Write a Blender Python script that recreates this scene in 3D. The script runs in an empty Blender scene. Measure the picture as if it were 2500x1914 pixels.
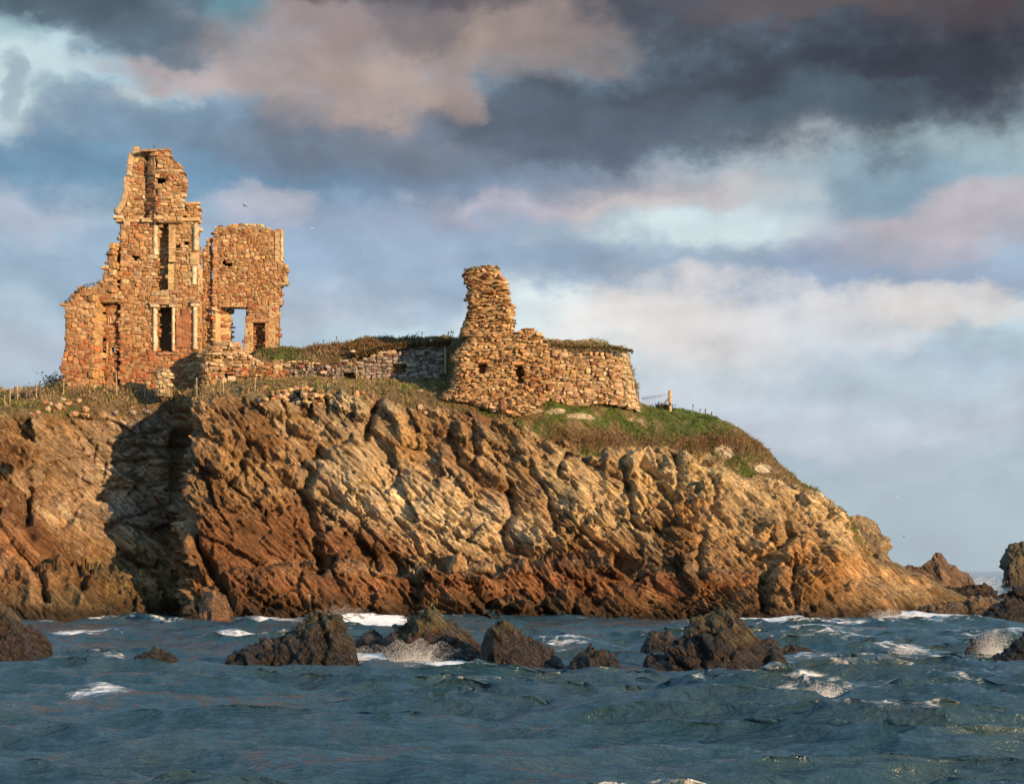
import bpy, math, random
import numpy as np
from mathutils import Vector

SC = bpy.context.scene
COL = SC.collection
R = math.radians

# ------------------------------------------------------------------ camera
F, CX, HY, HC = 4900.0, 1250.0, 1394.0, 3.6      # focal length and horizon of the picture, eye height in metres
cam_d = bpy.data.cameras.new('camera')
cam = bpy.data.objects.new('camera', cam_d); COL.objects.link(cam)
cam.location = (0, 0, HC); cam.rotation_euler = (R(90), 0, 0)
cam_d.sensor_width = 36; cam_d.lens = F / 2500 * 36
cam_d.shift_y = (HY - 957) / 2500
cam_d.clip_start = 0.5; cam_d.clip_end = 60000
SC.camera = cam

# ------------------------------------------------------------------ sun
SUN = Vector((0.70, -0.67, 0.20)).normalized()
sd = bpy.data.lights.new('sun', 'SUN'); sd.energy = 5.0; sd.angle = R(0.6); sd.color = (1.0, 0.645, 0.335)
sun = bpy.data.objects.new('sun', sd); COL.objects.link(sun)
sun.rotation_euler = SUN.to_track_quat('Z', 'Y').to_euler(); sun.location = SUN * 300

SC.view_settings.view_transform = 'Standard'; SC.view_settings.look = 'None'
SC.view_settings.exposure = 0.78; SC.view_settings.gamma = 1.0; SC.view_settings.use_curve_mapping = False
SC.cycles.use_denoising = True
SC.cycles.max_bounces = 5; SC.cycles.diffuse_bounces = 2; SC.cycles.glossy_bounces = 3
SC.cycles.transmission_bounces = 2; SC.cycles.volume_bounces = 0
SC.cycles.caustics_reflective = False; SC.cycles.caustics_refractive = False

# ------------------------------------------------------------------ node helpers
def lin(c):
    return tuple(((v / 255) / 12.92 if v / 255 <= 0.04045 else ((v / 255 + 0.055) / 1.055) ** 2.4) for v in c)

class NT:
    def __init__(s, tree): s.t = tree; s.l = tree.links
    def n(s, typ, **kw):
        nd = s.t.nodes.new(typ)
        for k, v in kw.items(): setattr(nd, k, v)
        return nd
    def put(s, sock, v):
        if isinstance(v, bpy.types.NodeSocket): s.l.new(v, sock)
        elif isinstance(v, (tuple, list)) and len(v) == 3 and sock.type == 'RGBA': sock.default_value = (*v, 1)
        else: sock.default_value = v
    def m(s, op, a, b=None, c=None, clamp=False):
        nd = s.n('ShaderNodeMath', operation=op, use_clamp=clamp)
        for i, v in enumerate((a, b, c)):
            if v is not None: s.put(nd.inputs[i], v)
        return nd.outputs[0]
    def vm(s, op, a, b=None, c=None, out=0):
        nd = s.n('ShaderNodeVectorMath', operation=op)
        for i, v in enumerate((a, b, c)):
            if v is not None: s.put(nd.inputs[i], v)
        return nd.outputs['Value'] if op in ('DOT_PRODUCT', 'LENGTH') else nd.outputs[0]
    def mix(s, f, a, b, blend='MIX'):
        nd = s.n('ShaderNodeMix', data_type='RGBA', blend_type=blend)
        s.put(nd.inputs[0], f); s.put(nd.inputs[6], a); s.put(nd.inputs[7], b)
        return nd.outputs[2]
    def sm(s, v, a, b, lo=0.0, hi=1.0):
        nd = s.n('ShaderNodeMapRange', interpolation_type='SMOOTHSTEP')
        s.put(nd.inputs[0], v)
        for i, q in enumerate((a, b, lo, hi)): nd.inputs[i + 1].default_value = q
        return nd.outputs[0]
    def noise(s, vec, scale, detail=4, rough=0.55, dist=0.0, col=False):
        nd = s.n('ShaderNodeTexNoise')
        s.put(nd.inputs['Vector'], vec)
        nd.inputs['Scale'].default_value = scale; nd.inputs['Detail'].default_value = detail
        nd.inputs['Roughness'].default_value = rough; nd.inputs['Distortion'].default_value = dist
        return nd.outputs['Color' if col else 'Fac']
    def mapping(s, vec, scale=(1, 1, 1), rot=(0, 0, 0)):
        nd = s.n('ShaderNodeMapping'); s.put(nd.inputs[0], vec)
        nd.inputs['Rotation'].default_value = rot; nd.inputs['Scale'].default_value = scale
        return nd.outputs[0]

# ------------------------------------------------------------------ sky: Nishita dome with broken evening cloud
W = bpy.data.worlds.new('World'); SC.world = W; W.use_nodes = True
W.node_tree.nodes.clear()
W.cycles.sampling_method = 'MANUAL'; W.cycles.sample_map_resolution = 512
g = NT(W.node_tree)
sky = g.n('ShaderNodeTexSky', sky_type='NISHITA', sun_disc=False)
sky.sun_elevation = math.asin(SUN.z); sky.sun_rotation = math.atan2(SUN.x, SUN.y)
sky.altitude = 10; sky.air_density = 1.0; sky.dust_density = 1.0; sky.ozone_density = 2.0
tc = g.n('ShaderNodeTexCoord')
dvec = g.vm('NORMALIZE', tc.outputs['Generated'])
sep = g.n('ShaderNodeSeparateXYZ'); g.put(sep.inputs[0], dvec)
az = g.m('ARCTAN2', sep.outputs[0], sep.outputs[1]); el = g.m('ARCSINE', sep.outputs[2])
cmb = g.n('ShaderNodeCombineXYZ')
g.put(cmb.inputs[0], g.m('MULTIPLY', az, F / 1000)); g.put(cmb.inputs[1], g.m('MULTIPLY', el, F / 1000))
q = cmb.outputs[0]                                   # heading and height of the sky direction
def cnoise(scale, detail, seed, stretch=1.7, rough=0.55):
    v = g.vm('MULTIPLY_ADD', q, (1.0, stretch, 1.0), (seed, seed * 0.37, 0.0))
    return g.noise(v, scale, detail, rough, col=True)
w1 = g.vm('SUBTRACT', cnoise(2.6, 5, 11.3, rough=0.5), (0.5, 0.5, 0.5))
w2 = g.vm('SUBTRACT', cnoise(8.0, 6, 4.1, 1.3, 0.6), (0.5, 0.5, 0.5))
qw = g.vm('MULTIPLY_ADD', w1, (0.42, 0.24, 0.0), q)
qw = g.vm('MULTIPLY_ADD', w2, (0.19, 0.13, 0.0), qw)
sepn = g.n('ShaderNodeSeparateXYZ'); g.put(sepn.inputs[0], cnoise(6.0, 7, 7.7, 1.5, 0.58)); nfine = sepn.outputs[0]
nbig = g.n('ShaderNodeSeparateXYZ'); g.put(nbig.inputs[0], cnoise(1.5, 6, 23.0, 2.2))
elp = g.m('MAXIMUM', el, 0.0)
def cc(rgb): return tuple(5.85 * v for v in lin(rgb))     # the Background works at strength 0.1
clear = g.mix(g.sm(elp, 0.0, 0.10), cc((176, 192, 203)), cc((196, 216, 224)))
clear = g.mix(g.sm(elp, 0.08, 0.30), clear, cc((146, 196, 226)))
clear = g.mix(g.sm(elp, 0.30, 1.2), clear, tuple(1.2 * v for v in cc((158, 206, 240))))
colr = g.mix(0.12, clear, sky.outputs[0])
# cloud that goes on all round
cov = g.sm(g.m('ADD', nbig.outputs[0], g.m('MULTIPLY', g.m('SUBTRACT', nfine, 0.5), 0.25)), 0.44, 0.60)
ccol = g.mix(g.sm(nbig.outputs[1], 0.4, 0.62), cc((112, 136, 160)), cc((176, 172, 180)))
ccol = g.mix(g.sm(nfine, 0.5, 0.75), ccol, cc((196, 184, 184)))
ccol = g.mix(g.sm(elp, 0.25, 0.45, 0.0, 0.85), ccol, cc((178, 206, 232)))
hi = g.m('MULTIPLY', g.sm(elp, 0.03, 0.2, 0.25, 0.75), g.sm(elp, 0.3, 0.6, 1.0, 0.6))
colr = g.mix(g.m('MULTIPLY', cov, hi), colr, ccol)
# the banks of cloud in view: centre, half size (picture units), colour, density
CL = [
 (1700, 1230, 1500, 190, (176, 190, 203), .75), (300, 820, 520, 190, (172, 186, 206), .85), (2150, 1010, 600, 120, (184, 194, 210), .7),
 (1500, 960, 330, 55, (212, 212, 222), .7), (1930, 1040, 300, 45, (204, 206, 218), .6), (2330, 1040, 240, 40, (198, 204, 218), .6), (1650, 1110, 260, 40, (166, 184, 202), .5), (820, 780, 260, 55, (198, 200, 214), .6), (1120, 730, 170, 50, (206, 212, 222), .6), (120, 900, 220, 60, (190, 194, 210), .5),
 (300, 640, 520, 110, (152, 174, 200), .8), (1000, 640, 420, 150, (156, 176, 202), .9), (60, 540, 170, 70, (184, 190, 208), .8),
 (900, 520, 420, 70, (160, 174, 200), .8), (1350, 790, 210, 90, (226, 234, 238), .9),
 (2350, 400, 330, 130, (178, 199, 208), .95), (1800, 480, 300, 170, (192, 208, 217), .85), (1720, 610, 200, 70, (214, 228, 232), .85),
 (2120, 690, 420, 70, (150, 166, 194), .9), (2180, 470, 240, 80, (126, 152, 174), .85), (2300, 590, 300, 80, (184, 174, 186), .75),
 (2330, 560, 200, 50, (198, 182, 188), .5), (1500, 660, 300, 60, (148, 168, 194), .8),
 (1450, 470, 380, 62, (204, 190, 192), .9), (1230, 500, 160, 60, (184, 178, 194), .7),
 (1650, 790, 260, 95, (230, 220, 220), .95), (1950, 830, 260, 90, (218, 216, 222), .8), (2250, 770, 170, 50, (232, 222, 220), .8), (2380, 900, 220, 50, (172, 188, 208), .7),
 (450, 440, 620, 90, (112, 146, 176), .95), (1150, 420, 520, 70, (116, 136, 162), .9), (640, 520, 120, 50, (192, 188, 202), .75),
 (1000, 320, 640, 95, (116, 124, 142), .98), (1780, 250, 640, 130, (76, 82, 96), 1.0), (2350, 170, 420, 190, (62, 66, 78), 1.0), (1600, 40, 900, 110, (74, 76, 88), .95),
 (1500, 330, 330, 70, (94, 106, 124), .9), (2350, 40, 200, 90, (88, 74, 76), .7), (2030, 300, 240, 45, (88, 108, 122), .6), (1930, 30, 240, 50, (104, 92, 94), .7),
 (60, 230, 260, 100, (205, 221, 227), .95), (110, 300, 120, 40, (196, 213, 220), .7),
 (200, 70, 380, 75, (84, 98, 112), 1.0), (400, 150, 150, 60, (96, 110, 126), .9), (60, 160, 110, 40, (150, 182, 192), .5),
 (560, 55, 75, 75, (106, 146, 162), .8), (330, 330, 200, 50, (124, 148, 172), .8), (90, 275, 40, 40, (140, 158, 178), .6),
 (820, 190, 330, 120, (168, 150, 148), .95), (760, 70, 150, 90, (160, 142, 142), .9), (1250, 110, 230, 100, (160, 142, 138), .9),
 (500, 225, 170, 40, (186, 166, 166), .9), (930, 235, 110, 60, (188, 166, 158), .6), (1020, 80, 110, 70, (110, 104, 112), .7), (1130, 220, 70, 80, (180, 158, 150), .5), (1000, 25, 330, 40, (96, 92, 102), .8),
]
for (x, y, sx, sy, c, den) in CL:
    ix, iy = 1000 / sx, 1000 / sy
    v = g.vm('MULTIPLY_ADD', qw, (ix, iy, 0.0), (-(x - CX) / sx, -(HY - y) / sy, 0.0))
    d2 = g.m('ADD', g.vm('DOT_PRODUCT', v, v), g.m('MULTIPLY', g.m('SUBTRACT', nfine, 0.5), 1.6))
    colr = g.mix(g.sm(d2, -0.1, 2.2, den, 0.0), colr, cc((c[0] * .985, c[1] * 1.0, c[2] * .99)))
# billows: the side of each puff towards the sun is brighter
def puff(off):
    v = g.vm('MULTIPLY_ADD', qs, (1.0, 1.5, 1.0), (3.1 + off[0], 1.7 + off[1], 0.0)); return g.noise(v, 4.2, 4, 0.5)
qs = g.vm('MULTIPLY_ADD', w2, (0.05, 0.04, 0.0), q)
emb = g.m('SUBTRACT', puff((0.0, 0.0)), puff((0.05, 0.06)))
emb = g.m('MULTIPLY', emb, g.sm(elp, 0.02, 0.08, 0.25, 0.65))
colr = g.mix(1.0, colr, g.vm('MULTIPLY_ADD', (1.0, .99, .97), g.m('ADD', 1.0, emb), (0, .01, .03)), 'MULTIPLY')
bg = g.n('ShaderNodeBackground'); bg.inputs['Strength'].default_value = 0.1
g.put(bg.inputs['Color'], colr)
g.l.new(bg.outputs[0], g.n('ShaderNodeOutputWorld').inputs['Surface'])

# ------------------------------------------------------------------ helpers
rng = random.Random(7)
def P(x, y, Y):
    "place that shows at picture position (x, y) when it stands Y metres off"
    return np.array([(x - CX) * Y / F, Y, HC + (HY - y) * Y / F])
def Pv(x, y, Y):
    return np.stack([(x - CX) * Y / F, Y + 0 * x, HC + (HY - y) * Y / F], -1)
def proj(p):
    return CX + F * p[..., 0] / p[..., 1], HY - F * (p[..., 2] - HC) / p[..., 1]

def _hash(ix, iy, iz, seed):
    n = (ix.astype(np.uint32) * np.uint32(374761393) + iy.astype(np.uint32) * np.uint32(668265263)
         + iz.astype(np.uint32) * np.uint32(2246822519) + np.uint32((seed * 3266489917) & 0xffffffff))
    n = (n ^ (n >> np.uint32(15))) * np.uint32(2246822519)
    n = (n ^ (n >> np.uint32(13))) * np.uint32(3266489917)
    return n ^ (n >> np.uint32(16))
def h01(n): return n.astype(np.float32) / np.float32(4294967295.0)
def vnoise(p, seed=0):
    i = np.floor(p).astype(np.int64); f = (p - i).astype(np.float32)
    u = f * f * f * (f * (f * 6 - 15) + 10)
    r = 0
    for dx in (0, 1):
        wx = u[:, 0] if dx else 1 - u[:, 0]
        for dy in (0, 1):
            wy = wx * (u[:, 1] if dy else 1 - u[:, 1])
            for dz in (0, 1):
                wz = wy * (u[:, 2] if dz else 1 - u[:, 2])
                r = r + wz * h01(_hash(i[:, 0] + dx, i[:, 1] + dy, i[:, 2] + dz, seed))
    return r * 2 - 1
ROT = np.array([[0.36, 0.48, -0.8], [-0.8, 0.6, 0.0], [0.48, 0.64, 0.6]])
def fbm(p, oct=4, seed=0, gain=0.5, ridged=False):
    a, s, t = 1.0, 0, 0
    for o in range(oct):
        v = vnoise(p, seed + o)
        s = s + a * ((1 - 2 * np.abs(v)) if ridged else v); t += a
        p = (p @ ROT.T) * 2.03 + 7.1; a *= gain
    return s / t
def cells(p, seed=0):
    "nearest and second nearest feature point, and the random numbers and offset of the nearest"
    i = np.floor(p).astype(np.int64); n = len(p)
    f1 = np.full(n, 9.0, np.float32); f2 = np.full(n, 9.0, np.float32)
    hid = np.zeros(n, np.uint32); dv = np.zeros((n, 3), np.float32)
    fr = (p - i).astype(np.float32)
    for dx in (-1, 0, 1):
        for dy in (-1, 0, 1):
            for dz in (-1, 0, 1):
                h = _hash(i[:, 0] + dx, i[:, 1] + dy, i[:, 2] + dz, seed)
                o = np.stack([(h & np.uint32(1023)) / 1023.0 + dx, ((h >> np.uint32(10)) & np.uint32(1023)) / 1023.0 + dy,
                              ((h >> np.uint32(20)) & np.uint32(1023)) / 1023.0 + dz], -1).astype(np.float32)
                d = fr - o; dd = np.sqrt((d * d).sum(-1))
                new = dd < f1
                f2 = np.where(new, f1, np.minimum(f2, dd)); f1 = np.where(new, dd, f1)
                hid = np.where(new, h, hid); dv = np.where(new[:, None], d, dv)
    z = np.zeros(n, np.int64); hh = hid.astype(np.int64)
    rnd = np.stack([h01(_hash(hh, z + k, z, seed + 77)) for k in range(3)], -1)
    return f1, f2, rnd, dv
def sstep(a, b, x):
    t = np.clip((x - a) / (b - a), 0, 1); return t * t * (3 - 2 * t)

def crag(p, scale, seed, dip=50.0, stretch=2.2, warp=0.35, groove=0.5, tilt=1.6):
    "angular bedded rock relief, about -1..1, for world points p; beds dip down to the right"
    a = R(dip); al = p[:, 0] * math.cos(a) - p[:, 2] * math.sin(a); ac = p[:, 0] * math.sin(a) + p[:, 2] * math.cos(a)
    q = np.stack([al / stretch, ac, p[:, 1] * 0.8], -1) / scale
    q = q + warp * np.stack([vnoise(q * 0.9, seed + 5), vnoise(q * 0.9, seed + 6), vnoise(q * .9, seed + 8)], -1)
    f1, f2, rd, dv = cells(q, seed)
    h = (rd[:, 0] - 0.5) * 0.9 + ((rd - 0.5) * tilt * dv).sum(-1)
    return h - groove * np.exp(-((f2 - f1) / 0.09) ** 2), rd

def mesh_obj(name, verts, faces, mat, parent=None, smooth=True, cols=None, attrs=None):
    me = bpy.data.meshes.new(name)
    verts = np.asarray(verts, np.float32)
    if isinstance(faces, np.ndarray):
        k = faces.shape[1]
        me.vertices.add(len(verts)); me.vertices.foreach_set('co', verts.ravel())
        me.loops.add(faces.size); me.loops.foreach_set('vertex_index', faces.astype(np.int32).ravel())
        me.polygons.add(len(faces)); me.polygons.foreach_set('loop_start', np.arange(0, faces.size, k, dtype=np.int32))
        me.polygons.foreach_set('loop_total', np.full(len(faces), k, np.int32))
        me.update(calc_edges=True); me.validate()
    else:
        me.from_pydata([tuple(map(float, v)) for v in verts], [], faces); me.update()
    if smooth: me.polygons.foreach_set('use_smooth', np.ones(len(me.polygons), bool))
    if cols is not None:
        ca = me.color_attributes.new('col', 'FLOAT_COLOR', 'POINT')
        c4 = np.ones((len(verts), 4), np.float32); c4[:, :3] = cols
        ca.data.foreach_set('color', c4.ravel())
    for k, v in (attrs or {}).items():
        at = me.attributes.new(k, 'FLOAT', 'POINT'); at.data.foreach_set('value', np.asarray(v, np.float32))
    if mat: me.materials.append(mat)
    o = bpy.data.objects.new(name, me); COL.objects.link(o)
    if parent: o.parent = parent
    return o
def tag(o, label=None, cat=None, group=None, kind=None):
    for k, v in (('label', label), ('category', cat), ('group', group), ('kind', kind)):
        if v: o[k] = v
    return o
def empty(name, loc=(0, 0, 0)):
    o = bpy.data.objects.new(name, None); COL.objects.link(o); o.location = loc; o.empty_display_size = 0.3
    return o
def grid_faces(nr, nc):
    i = np.arange(nr * nc).reshape(nr, nc)
    return np.stack([i[:-1, :-1], i[:-1, 1:], i[1:, 1:], i[1:, :-1]], -1).reshape(-1, 4)
def blur(a, k, axis):
    if k < 1: return a
    ker = np.hanning(2 * k + 3)[1:-1]; ker /= ker.sum()
    pad = [(0, 0)] * a.ndim; pad[axis] = (k, k)
    b = np.pad(a, pad, mode='edge')
    return np.apply_along_axis(lambda v: np.convolve(v, ker, 'valid'), axis, b)

def new_mat(name):
    m = bpy.data.materials.new(name); m.use_nodes = True
    t = NT(m.node_tree); b = m.node_tree.nodes['Principled BSDF']
    return m, t, b
def col_mat(name, rough=0.9, spec=0.2, vary=(0.65, 1.3), scale=3.0, bump=0.3, bscale=9.0, bdist=0.05, speck=None, dark=0.0):
    "base colour carried by the mesh, broken up by grain and blotches"
    m, t, b = new_mat(name)
    at = t.n('ShaderNodeAttribute', attribute_name='col')
    ge = t.n('ShaderNodeNewGeometry'); pos = ge.outputs['Position']
    n1 = t.noise(pos, scale, 8, 0.65)
    c = t.mix(1.0, at.outputs['Color'], t.vm('MULTIPLY_ADD', (1, 1, 1), t.sm(n1, 0.3, 0.7, vary[0], vary[1]), (0, 0, 0)), 'MULTIPLY')
    if speck:
        n2 = t.noise(pos, speck[1], 5, 0.7)
        c = t.mix(t.sm(n2, speck[2], speck[2] + 0.12, 0, speck[3]), c, speck[0])
    t.put(b.inputs['Base Color'], c)
    b.inputs['Roughness'].default_value = rough; b.inputs['Specular IOR Level'].default_value = spec
    bp = t.n('ShaderNodeBump'); bp.inputs['Strength'].default_value = bump; bp.inputs['Distance'].default_value = bdist
    t.put(bp.inputs['Height'], t.noise(pos, bscale, 8, 0.7)); t.l.new(bp.outputs[0], b.inputs['Normal'])
    return m
# ------------------------------------------------------------------ headland
def tab(*kv):
    k = np.array(kv, float).reshape(-1, 2); return lambda x: np.interp(x, k[:, 0], k[:, 1])
U = np.concatenate([np.linspace(-420, -15, 60), np.linspace(-12, 2440, 960)])
Yt = tab(-420,139, 0,139, 120,139.5, 200,141, 300,143, 430,146, 440,144, 455,140.5, 480,140, 640,141.5, 900,143.5, 1250,144, 1700,144, 1800,142.5, 2000,143, 2150,146, 2250,152, 2440,160)
y2 = tab(-420,1400, 0,1395, 200,1400, 430,1400, 480,1405, 560,1390, 700,1378, 850,1372, 950,1395, 1100,1378, 1250,1392, 1400,1370, 1560,1385, 1700,1395, 1800,1400, 2000,1400, 2100,1432, 2250,1458, 2360,1482, 2440,1500)
Y2 = tab(-420,142, 0,142, 120,143.5, 250,147.5, 430,151, 438,148, 452,143.4, 470,143, 640,143.3, 1000,144.6, 1700,145.2, 2000,145.5, 2150,149, 2250,154, 2440,162)
Y2b = tab(-420,143, 0,143, 120,145.5, 250,150.5, 430,153, 438,149, 452,144, 470,143.8, 640,145, 1000,147, 1560,147.4, 1700,146.5, 1850,146.2, 2000,146.5, 2150,150, 2250,155, 2440,163)
y3 = tab(-420,1200, 0,1200, 430,1210, 445,1215, 1000,1220, 1560,1230, 1700,1240, 1900,1290, 2040,1330, 2100,1390, 2250,1440, 2360,1472, 2440,1495)
Y3 = tab(-420,147, 0,147, 90,148.5, 125,151.5, 300,154, 430,154.5, 438,151, 452,145.4, 480,145, 640,146.2, 800,147.2, 1000,148, 1560,148.5, 1900,148.5, 2040,149, 2100,151, 2250,156, 2440,164)
y4 = tab(-420,1000, 0,1022, 100,1012, 300,1012, 430,1006, 445,990, 520,972, 640,962, 700,958, 800,952, 900,962, 940,985, 1000,985, 1100,1005, 1200,1018, 1270,1045, 1345,1088, 1450,1104, 1560,1100, 1640,1104, 1700,1108, 1780,1140, 1850,1172, 1960,1190, 2040,1245, 2063,1268, 2110,1345, 2135,1378, 2188,1392, 2279,1428, 2359,1466, 2440,1492)
Y4 = tab(-420,150, 0,150, 90,151, 125,152.4, 300,153.6, 430,153.8, 438,151.5, 452,147, 520,147, 700,148.2, 1000,149, 1345,149.5, 1560,150.5, 1960,151.5, 2063,152, 2135,153, 2250,157, 2440,165)
y5 = tab(-420,980, 0,990, 150,980, 300,985, 430,985, 520,955, 640,935, 800,938, 900,945, 1000,950, 1100,978, 1200,1000, 1250,1014, 1345,1020, 1450,1030, 1560,1040, 1640,1050, 1700,1060, 1800,1090, 1869,1128, 1937,1178, 2005,1216, 2063,1258, 2110,1340, 2135,1372, 2188,1382, 2279,1422, 2359,1462, 2440,1490)
Y5 = tab(-420,151.5, 0,151.5, 300,153.9, 430,154, 452,150, 640,150, 1000,150.5, 1100,149.7, 1345,150, 1560,151.5, 1960,153, 2063,153, 2250,158, 2440,166)
y6 = tab(-420,962, 0,966, 100,955, 150,950, 300,954, 430,958, 520,945, 600,930, 640,915, 800,922, 900,926, 1000,924, 1090,925, 1110,962, 1200,985, 1250,1000, 1300,985, 1345,974, 1500,972, 1575,988, 1641,1001, 1690,1009, 1743,1020, 1800,1043, 1869,1100, 1937,1162, 2005,1206, 2063,1253, 2110,1335, 2135,1368, 2188,1374, 2279,1419, 2359,1460, 2440,1488)
Y6 = tab(-420,153, 0,153, 120,153.8, 300,154.6, 470,154.6, 490,152.3, 600,152.3, 640,154.2, 870,155, 1090,155, 1110,150.6, 1345,150.8, 1500,151.5, 1575,153, 1700,154, 1960,155, 2063,154.5, 2250,159, 2440,167)
y6a = tab(-420,962, 0,966, 100,955, 150,950, 480,950, 520,945, 600,925, 620,880, 650,868, 700,872, 760,880, 870,858, 900,856, 1000,846, 1090,846, 1120,840, 1200,830, 1345,838, 1400,842, 1450,846, 1500,852, 1532,860, 1556,988, 1641,1001, 1690,1009, 1743,1020, 1800,1045, 1869,1103, 1937,1166, 2005,1211, 2063,1260, 2110,1342, 2135,1374, 2188,1380, 2279,1424, 2359,1464, 2440,1492)
Y6a = lambda x: Y6(x) + np.interp(x, [0, 480, 640, 1090, 1110, 1345, 1540, 1575, 2440], [1.5, 1.5, .35, .35, 2.2, 2.2, 1.5, 1.5, 1.5])
y6b = tab(-420,962, 150,952, 480,950, 600,925, 620,850, 662,836, 690,845, 740,851, 800,838, 850,828, 905,815, 930,819, 970,825, 1000,824, 1030,820, 1100,822, 1200,822, 1345,826, 1430,828, 1480,837, 1520,847, 1556,990, 1641,1003, 1690,1012, 1743,1026, 1800,1056, 1869,1118, 1937,1180, 2005,1226, 2063,1280, 2110,1362, 2135,1390, 2188,1396, 2279,1436, 2359,1474, 2440,1500)
Y6b = lambda x: Y6a(x) + np.interp(x, [0, 480, 640, 1345, 1540, 1600, 2440], [2, 2, 2.2, 2, 2, 2, 2])
u = U
ones = np.ones_like(u)
toe = Pv(u, HY + F * HC / Yt(u), Yt(u))
rings = [toe + np.array([0, -1.2, -2.2]), toe, Pv(u, y2(u), Y2(u)), Pv(u, y2(u) - 7, Y2b(u)), Pv(u, y3(u), Y3(u)), Pv(u, y4(u), Y4(u)),
         Pv(u, y5(u), Y5(u)), Pv(u, y6(u), Y6(u)), Pv(u, y6a(u), Y6a(u)), Pv(u, y6b(u), Y6b(u))]
back = rings[-1] + np.array([0, 20.0, 0]); back[:, 2] = np.minimum(back[:, 2] - 0.6, 17.2); back[:, 2] = np.where(u > 1560, back[:, 2] - 3, back[:, 2])
rings += [back, back + np.array([0, 9, 0])]; rings[-1][:, 2] = -2.5
NROW = [5, 46, 7, 64, 68, 18, 16, 16, 12, 18, 6, 0]
rows, rv = [], []
for k in range(len(rings) - 1):
    for j in range(NROW[k]):
        t = j / NROW[k]; rows.append(rings[k] * (1 - t) + rings[k + 1] * t); rv.append(k + t)
rows.append(rings[-1]); rv.append(len(rings) - 1)
G = np.stack(rows); rv = np.array(rv)
i4 = NROW[0] + sum(NROW[1:5]); nface = i4
Gs = blur(G, 4, 0); Gs = blur(Gs, 5, 1)
wgt = np.ones(len(rv)); wgt[(rv < 0.3) | (rv > 10)] = 0
G = G + (Gs - G) * wgt[:, None, None]
nr, nc = G.shape[:2]
dU = np.gradient(G, axis=1); dV = np.gradient(G, axis=0)
Nn = np.cross(dU, dV); Nn /= np.linalg.norm(Nn, axis=-1, keepdims=True) + 1e-9
p = G.reshape(-1, 3); nrm = Nn.reshape(-1, 3).copy()
px, py = proj(p); RV = np.repeat(rv, nc)

def seg_dist(px, py, pts):
    best = np.full(len(px), 1e9)
    pts = np.array(pts, float).reshape(-1, 2)
    if len(pts) == 1: return np.hypot(px - pts[0, 0], py - pts[0, 1])
    for a, b in zip(pts[:-1], pts[1:]):
        d = b - a; t = np.clip(((px - a[0]) * d[0] + (py - a[1]) * d[1]) / (d @ d), 0, 1)
        best = np.minimum(best, np.hypot(px - a[0] - t * d[0], py - a[1] - t * d[1]))
    return best
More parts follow.
